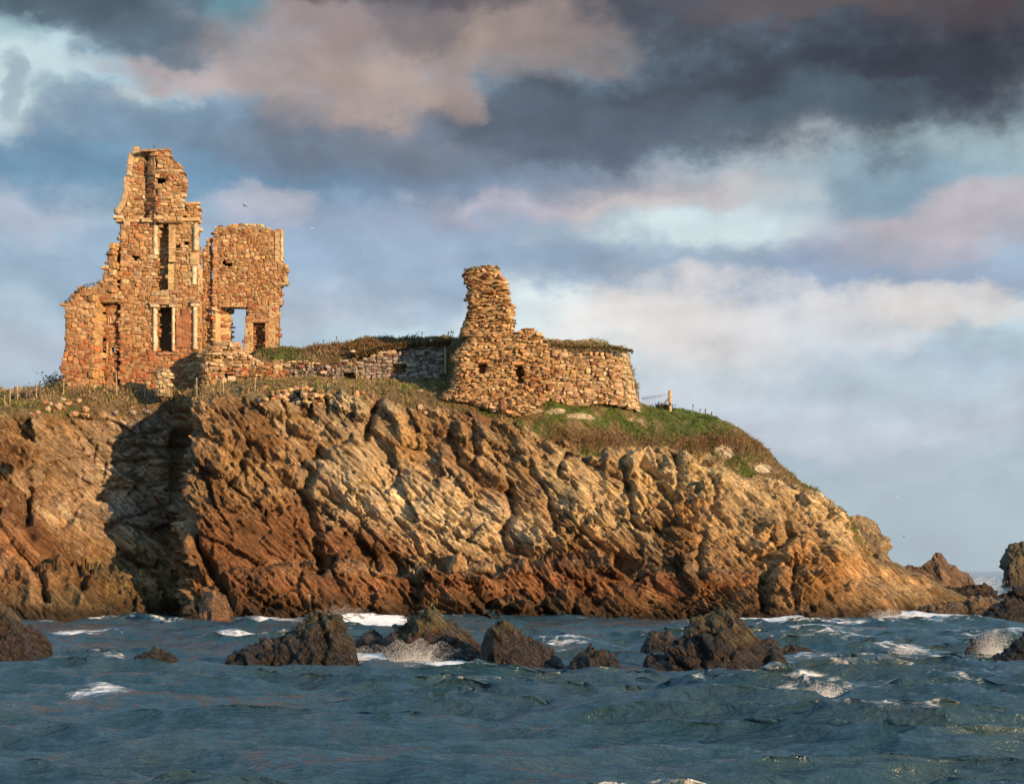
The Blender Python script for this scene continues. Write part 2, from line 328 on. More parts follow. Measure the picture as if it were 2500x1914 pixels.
# main clefts (-) and ribs (+) of the cliff: metres of relief, half width, course
FEAT = [
 (-3.0, 15, (456,985, 441,1050, 434,1100, 428,1180, 450,1240, 480,1330, 520,1400, 556,1480)),
 (-1.6, 17, (765,1150, 742,1190, 760,1260, 775,1330, 790,1380)), (-1.1, 10, (745,1125, 820,1080, 850,1068)),
 (-1.3, 13, (931,942, 912,1014, 897,1064)), (-0.9, 7, (757,946, 752,1010)), (-0.9, 7, (790,946, 796,1005)),
 (-0.9, 8, (787,1208, 836,1231, 878,1266, 893,1281)), (-1.3, 15, (1015,1218)), (-1.1, 10, (1096,1060, 1118,1138, 1200,1188, 1250,1210)),
 (-1.3, 13, (1250,1192, 1243,1246, 1228,1300, 1250,1345, 1303,1356, 1343,1356)), (-0.9, 8, (1343,1210, 1343,1245, 1360,1281)),
 (-1.1, 10, (1528,1120, 1535,1210, 1557,1263, 1571,1288)), (-1.4, 12, (1578,1131, 1621,1188, 1640,1217)),
 (-1.2, 10, (1071,1378, 1186,1399, 1250,1385)), (-1.8, 19, (1515,1362, 1560,1392)), (-1.1, 12, (1600,1287, 1653,1279, 1715,1311, 1706,1369, 1719,1410)),
 (-1.0, 8, (1739,1172, 1743,1230, 1784,1279)), (-1.4, 14, (1895,1336, 1924,1299)), (-1.5, 14, (1866,1410, 1862,1475)), (-1.1, 9, (1936,1361, 1940,1410, 1948,1484)),
 (-1.3, 11, (730,1376, 790,1384, 820,1365)), (-1.4, 11, (928,1388, 1004,1391, 1000,1433, 1019,1464)), (-0.9, 7, (1193,1517, 1189,1478, 1214,1453, 1271,1442)),
 (-0.8, 8, (1400,1500, 1400,1460, 1446,1438)), (-0.9, 9, (600,1090, 590,1150, 560,1175)), (-0.9, 12, (530,1190, 545,1230)), (-0.7, 8, (640,1180, 700,1170, 740,1190)),
 (-0.8, 9, (1640,1110, 1660,1180, 1700,1240)), (-0.7, 7, (1415,1290, 1470,1330)), (-0.8, 9, (640,1495, 655,1460, 720,1440, 730,1400)),
 (-0.7, 6, (850,1200, 900,1180, 960,1240, 985,1290)), (-0.7, 7, (690,985, 700,1040, 750,1075)), (-0.9, 9, (1380,1110, 1370,1160, 1400,1190)), (-0.8, 8, (1300,1160, 1330,1180)),
 (0.9, 34, (783,1151, 859,1174, 935,1235, 1004,1281, 1034,1330)), (1.0, 38, (850,1090, 880,1130)), (0.9, 34, (845,990)), (0.8, 55, (530,1080)), (0.6, 40, (640,1010)),
 (0.9, 36, (1046,1181, 1107,1210, 1200,1281)), (1.0, 25, (1068,1142)), (0.9, 20, (1221,1024, 1271,1060, 1296,1103, 1279,1139)), (0.7, 11, (1486,1124, 1482,1203)),
 (0.9, 13, (1550,1117, 1550,1210, 1586,1281)), (1.0, 50, (1772,1174, 1887,1230)), (1.2, 34, (2034,1352)), (1.2, 27, (1911,1348, 1895,1430)), (0.8, 20, (1670,1120, 1690,1190)),
 (0.8, 26, (1400,1225, 1450,1270)), (0.9, 24, (960,1010, 985,1060)), (0.6, 12, (1130,1040, 1130,1110)), (0.6, 12, (1180,1040, 1180,1110)), (-0.6, 6, (1155,1030, 1155,1120)),
 (0.9, 30, (640,1430, 700,1470)), (0.8, 30, (860,1420, 930,1480)), (0.9, 28, (1120,1470)), (0.9, 30, (1280,1480)), (0.8, 26, (1380,1475)), (0.8, 34, (1530,1470)), (0.6, 26, (1700,1440)),
 (1.3, 12, (73,1293, 133,1380, 193,1473)), (1.1, 17, (13,1350, 67,1417, 80,1467)), (1.0, 18, (187,1283, 253,1333)), (-1.6, 9, (100,1400, 115,1465)), (-1.3, 10, (147,1317, 187,1377, 200,1430)),
 (-1.7, 12, (78,1200, 72,1285)), (-2.4, 50, (400,1490)), (-1.8, 40, (330,1510)), (-1.4, 30, (470,1450)), (0.8, 22, (30,1150)), (-0.8, 10, (20,1100, 60,1130, 110,1110)), (0.8, 25, (230,1440)),
 (-0.7, 5, (120,1290, 150,1330)), (0.8, 14, (290,1390, 330,1440)), (-0.7, 7, (110,1048, 90,1070, 50,1075)), (0.7, 22, (130,1040)), (-0.5, 4, (240,1080, 238,1130)), (-0.6, 5, (150,1120, 420,1125)), (-0.5, 4, (200,1190, 400,1195)),
]
onface = ((RV > 0.6) & (RV < 6.3)).astype(float)
dep = np.zeros(len(p)); ridge_c = np.zeros(len(p))
wx = px + 14 * fbm(np.stack([px, py, 0 * px], -1) / 60, 3, 91); wy = py + 14 * fbm(np.stack([px, py, 0 * px + 9], -1) / 60, 3, 95)
for amp, wd, pts in FEAT:
    sd_ = seg_dist(wx, wy, pts) / wd; v = np.exp(-sd_ ** 2) if amp > 0 else .55 * np.exp(-(sd_ * 1.5) ** 1.1) + .45 * np.exp(-(sd_ * 1.2) ** 4); dep += 0.75 * amp * v; ridge_c += (amp > 0) * v * 0 + (amp < 0) * v * -min(1, -amp)
# relief
grass_line = np.interp(px, u[::20], (y4(u))[::20])
edge = fbm(np.stack([p[:, 0], p[:, 2], p[:, 1]], -1) * 0.8, 4, 31)
gm = sstep(-10, 6, grass_line - py + edge * 26) * (RV > 4.5)
rockm = 1 - gm
dipmap = 50 + 12 * vnoise(p * 0.12, 40); left = sstep(450, 380, px) * sstep(1330, 1280, py) * sstep(100, 190, px)
dip = 52.0
c1, r1 = crag(p, 3.0, 3, dip - 8, 2.4, .2, .08, 3.0); c2, r2 = crag(p, 1.25, 13, dip - 12, 2.5, .2, .2, 3.6); c3, r3 = crag(p, 0.52, 23, dip - 6, 2.2, .15, .15, 3.8); c4, r4 = crag(p, 0.25, 29, dip - 4, 1.8, .15, .1, 3.0)
b1, _ = crag(p, 1.3, 53, -6, 3.0); b2, _ = crag(p, 0.5, 57, -4, 3.2)      # near level beds of the set-back face
a = R(dip); al = p[:, 0] * math.cos(a) - p[:, 2] * math.sin(a); ac = p[:, 0] * math.sin(a) + p[:, 2] * math.cos(a)
st = fbm(np.stack([al / 5, ac * 1.1, p[:, 1] * 0.3], -1), 5, 61, 0.55, True)
st2 = fbm(np.stack([al / 2.4, ac * 4.2, p[:, 1] * 1.2], -1), 4, 71, 0.55, True)
def layered(p, dip, thick, seed, wob):
    "stack of beds, each standing proud or back, with a ramp across each bed and broken along its length"
    a = R(dip); al = p[:, 0] * math.cos(a) - p[:, 2] * math.sin(a); ac = p[:, 0] * math.sin(a) + p[:, 2] * math.cos(a)
    q = p * np.array([.16, .2, .16]); ac = ac + wob * (1.5 * vnoise(q, seed + 2) + .45 * vnoise(q * 4, seed + 3)) + .35 * p[:, 1] * .5
    t = ac / thick + .22 * vnoise(p * (.35 / thick), seed + 4); i = np.floor(t); f = t - i
    z0 = np.zeros(len(p), np.int64); ii = i.astype(np.int64)
    j = np.floor(al / (thick * 11) + h01(_hash(ii, z0, z0, seed)) + .25 * vnoise(p * (.3 / thick), seed + 5)).astype(np.int64)
    return (h01(_hash(ii, j, z0, seed + 1)) - .5) * 1.3 + (f - .5) * .9
L1 = layered(p, 42, 1.0, 501, 1.0); L2 = layered(p, 40, 0.40, 511, .8); L3 = layered(p, 44, .19, 521, .6)
pale = np.exp(-((px - 1000) / 210) ** 2 - ((py - 1250) / 90) ** 2)
shat = sstep(-.25, .3, fbm(p * np.array([.22, .22, .3]), 3, 531)) * (1 - .5 * pale); bedm = sstep(-.3, .4, fbm(p * .18 + 4, 2, 535))
rel = 0.58 * c1 + (0.18 + 0.34 * shat) * c2 + (0.07 + 0.22 * shat) * c3 + (.02 + 0.09 * shat) * c4 + 0.10 * st2 + (.14 + 0.38 * bedm) * L1 + (.10 + 0.14 * bedm) * L2 + 0.10 * L3
relL = 0.6 * c1 + 0.5 * b1 + 0.22 * b2 + 0.12 * c3 + 0.1 * st
rel = rel * (1 - left) + relL * left
amp = rockm * sstep(0.3, 1.0, RV) * (RV < 9) * np.where(px > 1900, 0.8, 1.0)
tuft = fbm(p * np.array([1.6, 1.6, 1.6]), 4, 81)
d = (dep * onface * (0.25 + 0.75 * rockm) + rel * amp) + gm * (tuft * 0.16 + 0.25 * fbm(p * 0.45, 3, 83)) * (RV < 10)
dirn = nrm * 0.65 + np.array([0, -0.5, 0.0]); dirn /= np.linalg.norm(dirn, axis=1, keepdims=True)
dirn[gm > 0.5] = nrm[gm > 0.5]
p = p + dirn * d[:, None]
HEAD = p.reshape(nr, nc, 3)
# rock colour: what the stone itself is
def mixc(c, col, w): return c * (1 - w[:, None]) + np.array(col) * w[:, None]
n1 = fbm(p * 0.5, 4, 101); n2 = fbm(p * 1.7, 4, 105); ns = fbm(np.stack([al / 4, ac * 1.3, p[:, 1] * .5], -1), 4, 111)
C = np.tile(np.array([0.40, 0.27, 0.145]), (len(p), 1))
C = mixc(C, (0.32, 0.175, 0.07), sstep(0.0, 0.5, ns + 0.3 * n2) * 0.8)
C = mixc(C, (0.52, 0.39, 0.235), sstep(0.05, 0.5, -ns + 0.4 * n1) * 0.8)
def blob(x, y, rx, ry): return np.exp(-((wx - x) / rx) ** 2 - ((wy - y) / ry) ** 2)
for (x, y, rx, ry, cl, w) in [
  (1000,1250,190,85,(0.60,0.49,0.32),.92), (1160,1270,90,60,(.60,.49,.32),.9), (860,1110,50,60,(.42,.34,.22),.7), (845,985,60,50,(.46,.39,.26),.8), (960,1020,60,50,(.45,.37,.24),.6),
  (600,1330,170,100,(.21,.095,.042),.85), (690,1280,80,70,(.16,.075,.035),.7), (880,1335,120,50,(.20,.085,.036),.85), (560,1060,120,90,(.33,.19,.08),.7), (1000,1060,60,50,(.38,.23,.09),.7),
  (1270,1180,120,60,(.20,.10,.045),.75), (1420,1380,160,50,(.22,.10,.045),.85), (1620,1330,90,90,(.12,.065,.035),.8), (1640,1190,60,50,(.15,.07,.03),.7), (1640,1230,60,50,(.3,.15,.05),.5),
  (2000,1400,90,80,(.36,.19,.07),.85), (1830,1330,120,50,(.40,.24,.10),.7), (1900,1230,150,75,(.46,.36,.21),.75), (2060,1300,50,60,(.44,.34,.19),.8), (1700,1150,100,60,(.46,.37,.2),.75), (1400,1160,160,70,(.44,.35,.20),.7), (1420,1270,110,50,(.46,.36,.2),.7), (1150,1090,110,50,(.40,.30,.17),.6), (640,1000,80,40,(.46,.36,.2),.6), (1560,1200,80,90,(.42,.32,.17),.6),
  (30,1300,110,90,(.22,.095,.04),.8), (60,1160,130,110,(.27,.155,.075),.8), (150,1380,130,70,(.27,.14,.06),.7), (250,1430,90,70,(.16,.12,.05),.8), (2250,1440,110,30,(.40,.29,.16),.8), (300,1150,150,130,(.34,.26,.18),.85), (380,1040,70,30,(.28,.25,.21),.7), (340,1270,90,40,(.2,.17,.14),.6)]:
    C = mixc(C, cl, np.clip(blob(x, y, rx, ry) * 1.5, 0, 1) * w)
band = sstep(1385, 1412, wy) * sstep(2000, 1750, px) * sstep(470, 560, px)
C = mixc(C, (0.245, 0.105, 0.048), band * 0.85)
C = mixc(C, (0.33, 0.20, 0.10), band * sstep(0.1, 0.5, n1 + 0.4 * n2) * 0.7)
C = C * (1 + .24 * L2[:, None] + .16 * L3[:, None])
C = C * (1 + 0.5 * np.clip((r2[:, 1:2] - 0.5) * 1.1 + (r1[:, 1:2] - 0.5) * .5 + (r3[:, 1:2] - 0.5) * 0.5, -1, 1))
stain = sstep(.12, .5, fbm(np.stack([al / 6, ac * .55, p[:, 1] * .3], -1), 4, 541) + .25 * n2 + .2 * shat)
C = mixc(C, (.145, .068, .032), stain * .55 * (1 - .8 * pale) * sstep(2050, 1800, px))
C = mixc(C, (.58, .47, .31), sstep(.62, .95, r2[:, 2] * .6 + r1[:, 2] * .4 + .12 * n1) * .65 * sstep(1400, 1300, py))
C = mixc(C, (0.50, 0.42, 0.29), sstep(0.25, 0.6, n2 + 0.5 * nrm[:, 2] - 0.25) * 0.6 * sstep(1340, 1150, py))      # lichen on the upper ledges
wet = sstep(1.9, 0.5, p[:, 2] + 0.7 * n1 + 0.3 * n2)
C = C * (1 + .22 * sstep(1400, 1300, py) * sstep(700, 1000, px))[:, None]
C = mixc(C, (0.030, 0.023, 0.016), wet * 0.92)
C = mixc(C, (0.075, 0.052, 0.022), sstep(2.8, 1.2, p[:, 2] + 0.9 * n1) * (1 - wet) * 0.55)
# turf colour
T = np.tile(np.array([0.16, 0.118, 0.058]), (len(p), 1))
T = mixc(T, (0.075, 0.115, 0.024), sstep(-0.05, 0.3, n1 + 0.5 * n2 + np.clip(blob(1480, 1000, 200, 45) * 1.4 + blob(1690, 1045, 110, 30) * .9 + blob(670, 855, 60, 30) * 1.6 + blob(1250, 1060, 90, 25), 0, 1) - 0.25) * 0.9)
T = mixc(T, (0.25, 0.185, 0.105), sstep(0.05, 0.4, fbm(p * 0.9, 3, 121)) * 0.7)
T = mixc(T, (0.085, 0.045, 0.022), np.clip(blob(1760, 1085, 120, 32) + blob(1440, 1075, 150, 18) + blob(800, 850, 200, 18) + blob(1000,835,100,14), 0, 1) * 0.8)
C = C * (1 - gm[:, None]) + T * gm[:, None]
for (x, y, rx, ry) in [(1415, 1024, 34, 9), (1355, 1012, 26, 7), (1290, 1008, 40, 7), (1545, 1026, 8, 4), (1568, 1027, 7, 4), (1768, 1103, 17, 16), (1860, 1142, 20, 12), (1150, 962, 40, 10), (1262, 978, 26, 20)]:
    C = mixc(C, (0.52, 0.45, 0.31), sstep(0.35, 0.6, blob(x, y, rx, ry) + 0.15 * n2))

def rock_material(name, spec=0.25, ra=.7, rb=.95):
    m, t, b = new_mat(name)
    at = t.n('ShaderNodeAttribute', attribute_name='col'); ge = t.n('ShaderNodeNewGeometry'); pos = ge.outputs['Position']
    st = t.mapping(t.mapping(pos, (1, 1, 1), (0, R(-42), 0)), (0.32, 1.0, 3.6))
    n1 = t.noise(st, 1.6, 6, 0.68, 0.4); n2 = t.noise(pos, 7.0, 4, 0.7)
    k = t.m('MULTIPLY', t.sm(n1, 0.3, 0.72, 0.5, 1.5), t.sm(n2, 0.3, 0.7, 0.75, 1.25))
    c = t.mix(1.0, at.outputs['Color'], t.vm('MULTIPLY_ADD', (1, 1, 1), k, (0, 0, 0)), 'MULTIPLY')
    t.put(b.inputs['Base Color'], c)
    t.put(b.inputs['Roughness'], t.sm(n2, 0.3, 0.7, ra, rb)); b.inputs['Specular IOR Level'].default_value = spec
    vo = t.n('ShaderNodeTexVoronoi', feature='DISTANCE_TO_EDGE'); vo.inputs['Scale'].default_value = 1.9
    t.put(vo.inputs['Vector'], t.vm('ADD', st, t.vm('MULTIPLY', t.noise(pos, 1.5, 2, 0.6, col=True), (.5, .5, .5))))
    crack = t.sm(vo.outputs['Distance'], 0.0, 0.06, -0.16, 0.0)
    vo2 = t.n('ShaderNodeTexVoronoi', feature='DISTANCE_TO_EDGE'); vo2.inputs['Scale'].default_value = 4.6; t.put(vo2.inputs['Vector'], st)
    crack = t.m('ADD', crack, t.sm(vo2.outputs['Distance'], 0.0, 0.10, -0.06, 0.0))
    hh = t.m('ADD', t.m('ADD', t.m('MULTIPLY', t.noise(st, 4.0, 5, 0.7), 0.09), t.m('MULTIPLY', t.noise(pos, 11.0, 4, 0.75), 0.06)), crack)
    bp = t.n('ShaderNodeBump'); bp.inputs['Strength'].default_value = 0.9; bp.inputs['Distance'].default_value = 1.0
    t.put(bp.inputs['Height'], hh); t.l.new(bp.outputs[0], b.inputs['Normal'])
    return m
M_ROCK = rock_material('cliff_rock')
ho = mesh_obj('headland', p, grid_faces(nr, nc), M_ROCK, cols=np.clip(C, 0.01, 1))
tag(ho, kind='structure')
ho['label'] = 'rocky headland of tilted tan and red-brown beds rising from the sea'
GM = gm.reshape(nr, nc); CT = C.reshape(nr, nc, 3)
# rocks standing in the sea: crest line, waterline, description
SR = [
 ((-70,1466, 0,1478, 20,1488, 40,1503, 58,1510, 70,1528, 80,1548, 100,1572, 110,1598, 118,1612), 1612, 'tall brown fluted rock in the sea below the left cliff', dict(weed=.6, kf=1.1, dip=70, tone=(.11,.06,.03))),
 ((76,1624, 84,1614, 100,1616, 115,1613, 132,1620, 136,1626), 1626, 'low black rock awash at the foot of the brown fluted rock', dict(tone=(.03,.028,.028))),
 ((318,1619, 332,1604, 345,1592, 365,1583, 385,1580, 400,1588, 415,1596, 430,1606, 440,1617), 1621, 'lone brown hump of rock with a mossy top standing in open water', dict(weed=.7)),
 ((548,1634, 551,1606, 570,1597, 600,1591, 640,1566, 690,1541, 735,1520, 745,1502, 775,1493, 815,1497, 830,1515, 850,1545, 862,1562, 872,1606), 1632, 'long dark rock sloping up to a mossy shoulder beside the big splash', dict(weed=.8, kf=.8, dip=62)),
 ((850,1602, 865,1562, 885,1546, 900,1527, 915,1528, 940,1546, 962,1590), 1618, 'small pointed brown rock wedged between two mossy rocks', dict()),
 ((935,1612, 955,1552, 968,1528, 990,1510, 1000,1490, 1020,1478, 1050,1470, 1075,1480, 1090,1498, 1120,1512, 1130,1526, 1160,1551, 1180,1567, 1192,1592, 1198,1618), 1622, 'broad shaggy rock covered in yellow-green weed above the big splash', dict(weed=1.0, kf=.9, weedc=(.24,.18,.045), red=.5)),
 ((1165,1632, 1178,1606, 1195,1545, 1204,1507, 1230,1503, 1260,1515, 1270,1530, 1300,1546, 1330,1581, 1360,1606, 1384,1630), 1632, 'blocky cracked rock with a flat-sided olive top beside the weed-covered rock', dict(weed=.8, weedc=(.22,.17,.06), kf=.8, dip=35)),
 ((1374,1636, 1400,1611, 1410,1596, 1430,1581, 1440,1566, 1455,1573, 1475,1592, 1490,1591, 1512,1610, 1524,1634), 1637, 'small peaked brown rock between two larger sea rocks', dict(dry=(.19,.12,.06))),
 ((1486,1604, 1500,1591, 1530,1585, 1555,1590, 1566,1604), 1605, 'low black rock awash behind the small peaked rock', dict(tone=(.022,.022,.026))),
 ((1560,1602, 1568,1570, 1585,1546, 1600,1539, 1630,1541, 1660,1560, 1685,1600), 1603, 'dark rounded rock tucked behind the left end of the largest sea rock', dict(tone=(.05,.038,.03))),
 ((1568,1640, 1585,1626, 1620,1598, 1640,1560, 1665,1530, 1680,1510, 1700,1500, 1730,1490, 1760,1478, 1790,1482, 1815,1505, 1835,1531, 1850,1546, 1870,1554, 1885,1555, 1905,1576, 1912,1612, 1932,1636), 1638, 'largest sea rock, jointed dark blocks rising to a mossy crown', dict(weed=.7, kf=.9, dip=38, dry=(.14,.10,.055))),
 ((1895,1604, 1915,1576, 1940,1571, 1970,1578, 1990,1592, 2014,1604), 1604, 'low brown rock ringed with foam behind the largest sea rock', dict(red=.4)),
 ((2010,1634, 2035,1616, 2048,1601, 2060,1606, 2075,1607, 2086,1595, 2100,1614, 2125,1624, 2134,1635), 1635, 'jagged black rock of upright splinters alone in the water', dict(tone=(.03,.026,.024), dip=75, dry=(.05,.036,.03))),
 ((2166,1635, 2173,1628, 2183,1621, 2195,1629, 2208,1635), 1635, 'tiny black fin of rock breaking the waves', dict(tone=(.02,.02,.02), dry=(.03,.026,.024))),
 ((2284,1607, 2310,1597, 2330,1592, 2352,1606), 1607, 'smooth low dark rock beside the spray-hidden rock', dict(tone=(.035,.03,.03))),
 ((2354,1602, 2360,1586, 2375,1570, 2395,1558, 2412,1564, 2428,1584, 2444,1602), 1603, 'grey rock half hidden by a burst of spray', dict(tone=(.05,.05,.055), dry=(.09,.085,.09))),
 ((2416,1615, 2440,1596, 2470,1576, 2490,1559, 2502,1550, 2545,1546, 2590,1612), 1615, 'sloping black rock with a jagged crest beside the spray', dict(tone=(.03,.024,.022), dry=(.06,.04,.03))),
 ((2428,1697, 2440,1685, 2454,1681, 2472,1696), 1697, 'small round red-brown rock awash in the foreground sea', dict(red=.9)),
 ((1962,1630, 1972,1622, 1988,1630), 1631, 'tiny dark rock tip awash between the largest rock and the splintered rock', dict(tone=(.025,.022,.02))),
 ((484,1528, 490,1472, 503,1443, 522,1431, 545,1450, 554,1482, 566,1528), 1526, 'orange-brown boulder standing in the dark gully mouth', dict(tone=(.16,.09,.045), dry=(.30,.17,.075), dip=70, wetz=.5, dark=1)),
 ((2374,1522, 2385,1500, 2410,1490, 2440,1471, 2460,1462, 2490,1470, 2530,1474, 2580,1522), 1520, 'big black and brown wet rock off the end of the headland', dict(tone=(.035,.028,.025), dry=(.11,.065,.035), dip=20)),
 ((2212,1518, 2222,1509, 2240,1504, 2256,1510, 2262,1518), 1519, 'small dark rock at the foot of the headland by the breaking foam', dict(tone=(.05,.035,.025))),
 ((2306,1520, 2320,1512, 2335,1510, 2352,1519), 1520, 'low dark rock tip in foam off the end of the headland', dict(tone=(.03,.026,.025))),
]
# ------------------------------------------------------------------ sea
def sea_rows():
    ys = [3.0]
    while ys[-1] < 20: ys.append(ys[-1] + 1.2)
    while ys[-1] < 260: ys.append(ys[-1] * 1.0045)
    while ys[-1] < 30000: ys.append(ys[-1] * 1.04)
    return np.array(ys)
SY = sea_rows()
sa = np.concatenate([np.linspace(-1.6, -0.36, 28)[:-1], np.linspace(-0.36, 0.36, 800), np.linspace(0.36, 1.6, 28)[1:]])
SX = SY[:, None] * sa[None, :]; SYY = np.repeat(SY[:, None], len(sa), 1)
wr = random.Random(5)
WAVES = []
for k in range(44):
    lam = 0.55 * (7.0 / 0.55) ** wr.random()
    th = R(-98 + wr.gauss(0, 24))                       # travel towards the viewer, crests left to right
    WAVES.append((lam, th, 0.0142 * lam ** 0.95 * (0.6 + 0.8 * wr.random()), wr.random() * 6.283))
def sea_disp(x, y, near):
    z = np.zeros_like(x); dx = np.zeros_like(x); dy = np.zeros_like(x)
    pt = np.stack([x.ravel(), y.ravel(), 0 * x.ravel()], -1)
    grp = (0.95 + 0.5 * vnoise(pt / 9.0, 3)).reshape(x.shape)
    for lam, th, am, ph in WAVES:
        k = 6.2832 / lam; c, s = math.cos(th), math.sin(th)
        f = k * (c * x + s * y) + ph
        fade = np.clip(near * lam * 3.0, 0, 1)
        A = am * fade * grp
        z += A * np.cos(f); dx -= 1.3 * A * c * np.sin(f); dy -= 1.3 * A * s * np.sin(f)
    return x + dx, y + dy, z
dens = 1.0 / np.maximum(SYY * 0.0045 * 2.2, 0.05)
dens = np.where(np.abs(sa)[None, :] > 0.365, 0.02, dens); dens = np.where(SYY > 260, np.clip(3.0 / (SYY * .04), 0.02, 1), dens); dens = np.where(SYY < 20, 0.15, dens)
X2, Y2_, Z2 = sea_disp(SX, SYY, dens / 3)
pt = np.stack([SX.ravel(), SYY.ravel(), 0 * SX.ravel()], -1)
inn = ((np.abs(sa)[None, :] < 0.365) & (SYY > 20) & (SYY < 260)).ravel()
chop = np.zeros(len(pt)); q_ = pt[inn]
q_ = q_ @ np.array([[0.97, -0.24, 0], [0.24, 0.97, 0], [0, 0, 1.0]])
warp_ = np.stack([fbm(q_ * 0.35, 3, 201), fbm(q_ * 0.35 + 9, 3, 205), 0 * q_[:, 0]], -1)
chop[inn] = fbm(q_ * np.array([0.22, 0.6, 1.0]) + warp_ * 0.5, 4, 211, 0.5, True)
far_fade = np.clip(90 / np.maximum(SYY.ravel(), 90), 0.3, 1)
swell_break = np.zeros(len(pt)); foam = np.zeros(len(pt))
def wpos(x, y):
    Y = F * HC / (y - HY); return (x - CX) * Y / F, Y
# breaking crests: picture place, half width and half depth (m), lift (m), foam
BREAK = [(240,1712,1.3,.55,.42,1.0), (300,1722,2.0,.5,.2,.35), (140,1552,3.3,1.2,.25,1.1), (570,1561,2.0,1.0,.4,1.1), (2005,1700,1.7,.9,.35,.72), (1975,1672,1.2,.7,.3,.62),
  (2330,1690,1.6,.7,.35,.7), (2250,1720,3.0,.7,.35,.5), (2030,1568,3.0,1.6,.6,1.0), (1960,1545,4.5,2.5,.3,.9), (1850,1524,5.5,3.0,.45,1.3), (2030,1530,5.0,2.5,.3,1.0), (1690,1855,.7,.3,.12,.5), (1880,1870,.8,.35,.22,.6),
  (1860,1652,.9,.5,.2,.6), (1690,1688,.4,.3,.15,.7), (2150,1615,3.2,.9,.2,1.0), (2210,1600,2.2,.9,.35,.9), (2050,1618,2.4,.8,.15,.8), (2320,1625,2.4,.6,.15,.7), (1940,1640,1.0,.5,.2,.6), (1980,1622,2.0,.8,.15,.8),
  (930,1622,3.2,1.0,.75,1.25), (1000,1605,2.6,1.2,.85,1.4), (840,1612,2.2,.9,.6,1.2), (760,1640,2.4,.9,.35,.8), (1120,1632,2.2,.8,.35,1.2), (880,1662,2.0,.7,.3,.5), (800,1665,1.4,.5,.2,.45), (900,1535,4.0,2.6,.5,1.4), (820,1530,3.0,2.0,.4,1.2), (680,1520,3.0,2.5,.3,1.1),
  (1370,1585,2.0,1.2,.2,.8), (1430,1600,2.5,.9,.15,.7), (1500,1590,1.6,.9,.1,.6), (1400,1635,2.6,.5,.05,.85), (1230,1632,2.4,.5,.05,.85), (1700,1642,3.6,.5,.05,.9), (1580,1640,2.4,.5,.05,.8), (1900,1612,2.6,.6,.05,.8), (2090,1640,2.4,.5,.05,.5),
  (1420,1515,2,2,.1,.6), (2210,1514,5.5,3.0,.35,1.4), (2290,1522,4.5,2.4,.1,1.0), (2420,1600,2.2,1.2,.3,1.1), (2470,1560,2.4,1.2,.2,.9), (2300,1578,3.0,1.2,.3,.5), (2440,1560,3.0,1.5,.2,.6), (330,1618,3.0,.5,.05,.75), (290,1622,2.0,.6,.05,.7), (210,1610,1.8,.5,.2,.5), (60,1612,2.2,.6,.05,.8), (120,1618,1.5,.5,.05,.6),
  (2100,1700,1.6,.5,.1,.4), (480,1690,1.4,.5,.15,.3), (1000,1690,2.0,.6,.2,.3), (350,1850,1.0,.35,.2,.2), (2400,1740,1.4,.4,.1,.5), (1930,1820,1.2,.35,.15,.35), (1000,1500,6,4,.0,.3), (420,1520,3,2,.1,.8), (550,1525,2.5,2,.1,.6),
  (2180,1470,6,14,.2,.9), (2420,1452,6,12,.2,1.2), (2185,1440,4,16,.2,1.0)]
for (x, y, rx, ry, lift, fo) in BREAK:
    wx_, wy_ = wpos(x, y); dd = ((SX.ravel() - wx_) / rx) ** 2 + ((SYY.ravel() - wy_) / (ry * 1.5)) ** 2
    gg = np.exp(-dd); swell_break += lift * 0.75 * np.exp(-((SX.ravel() - wx_) / (rx * 1.25)) ** 2 - ((SYY.ravel() - wy_ - 0.3) / (ry * 1.2)) ** 2); foam = np.maximum(foam, fo * np.exp(-dd * 0.8))
calm = np.zeros(len(pt))
for (pf, yb, lab, kw) in SR:                                        # the swell is broken round the rocks
    Yk = F * HC / (yb - HY); xa, xb = (pf[0] - CX) * Yk / F, (pf[-2] - CX) * Yk / F
    calm = np.maximum(calm, np.exp(-(np.maximum(np.abs(SX.ravel() - (xa + xb) / 2) - (xb - xa) * .4, 0) / .8) ** 2 - ((SYY.ravel() - Yk + .6) / 1.8) ** 2))
Z2 = Z2.ravel() * (1 - .8 * calm) - .06 * calm + (1 - .7 * calm) * chop * 0.15 * far_fade + swell_break
crest = sstep(0.30, 0.66, Z2 - swell_break) * 0.7 * sstep(-0.1, .45, chop)
farw = (SYY.ravel() > 300) * sstep(0.45, 0.8, fbm(np.stack([SX.ravel() / 26, SYY.ravel() / 90, 0 * SX.ravel()], -1), 3, 221)) * 0.9
pxs = CX + F * SX.ravel() / SYY.ravel(); toed = SYY.ravel() - Yt(pxs)
surf = np.exp(-((toed + 1.3) / 1.6) ** 2) * (pxs > -300) * (pxs < 2300) * (.25 + .75 * sstep(-.25, .35, vnoise(np.stack([SX.ravel() * .35, SYY.ravel() * .2, 0 * toed], -1), 231)))
nzf = sstep(-.35, .3, vnoise(np.stack([SX.ravel() * .9, SYY.ravel() * .7, 0 * toed], -1), 235))
for (pf, yb, lab, kw) in SR:                                        # wash round each rock
    Yk = F * HC / (yb - HY); xa, xb = (pf[0] - CX) * Yk / F, (pf[-2] - CX) * Yk / F; hgt = (yb - min(pf[1::2])) * Yk / F
    wash = np.exp(-(np.maximum(np.abs(SX.ravel() - (xa + xb) / 2) - (xb - xa) * .46, 0) / .7) ** 2 - ((SYY.ravel() - Yk + .45 + .45 * hgt) / (.5 + .3 * hgt)) ** 2)
    surf = np.maximum(surf, wash * (.45 + .55 * nzf) * 1.1)
foam = np.maximum(np.maximum(foam, crest), np.maximum(farw, surf * .8))
SV = np.stack([X2.ravel(), Y2_.ravel(), Z2], -1)
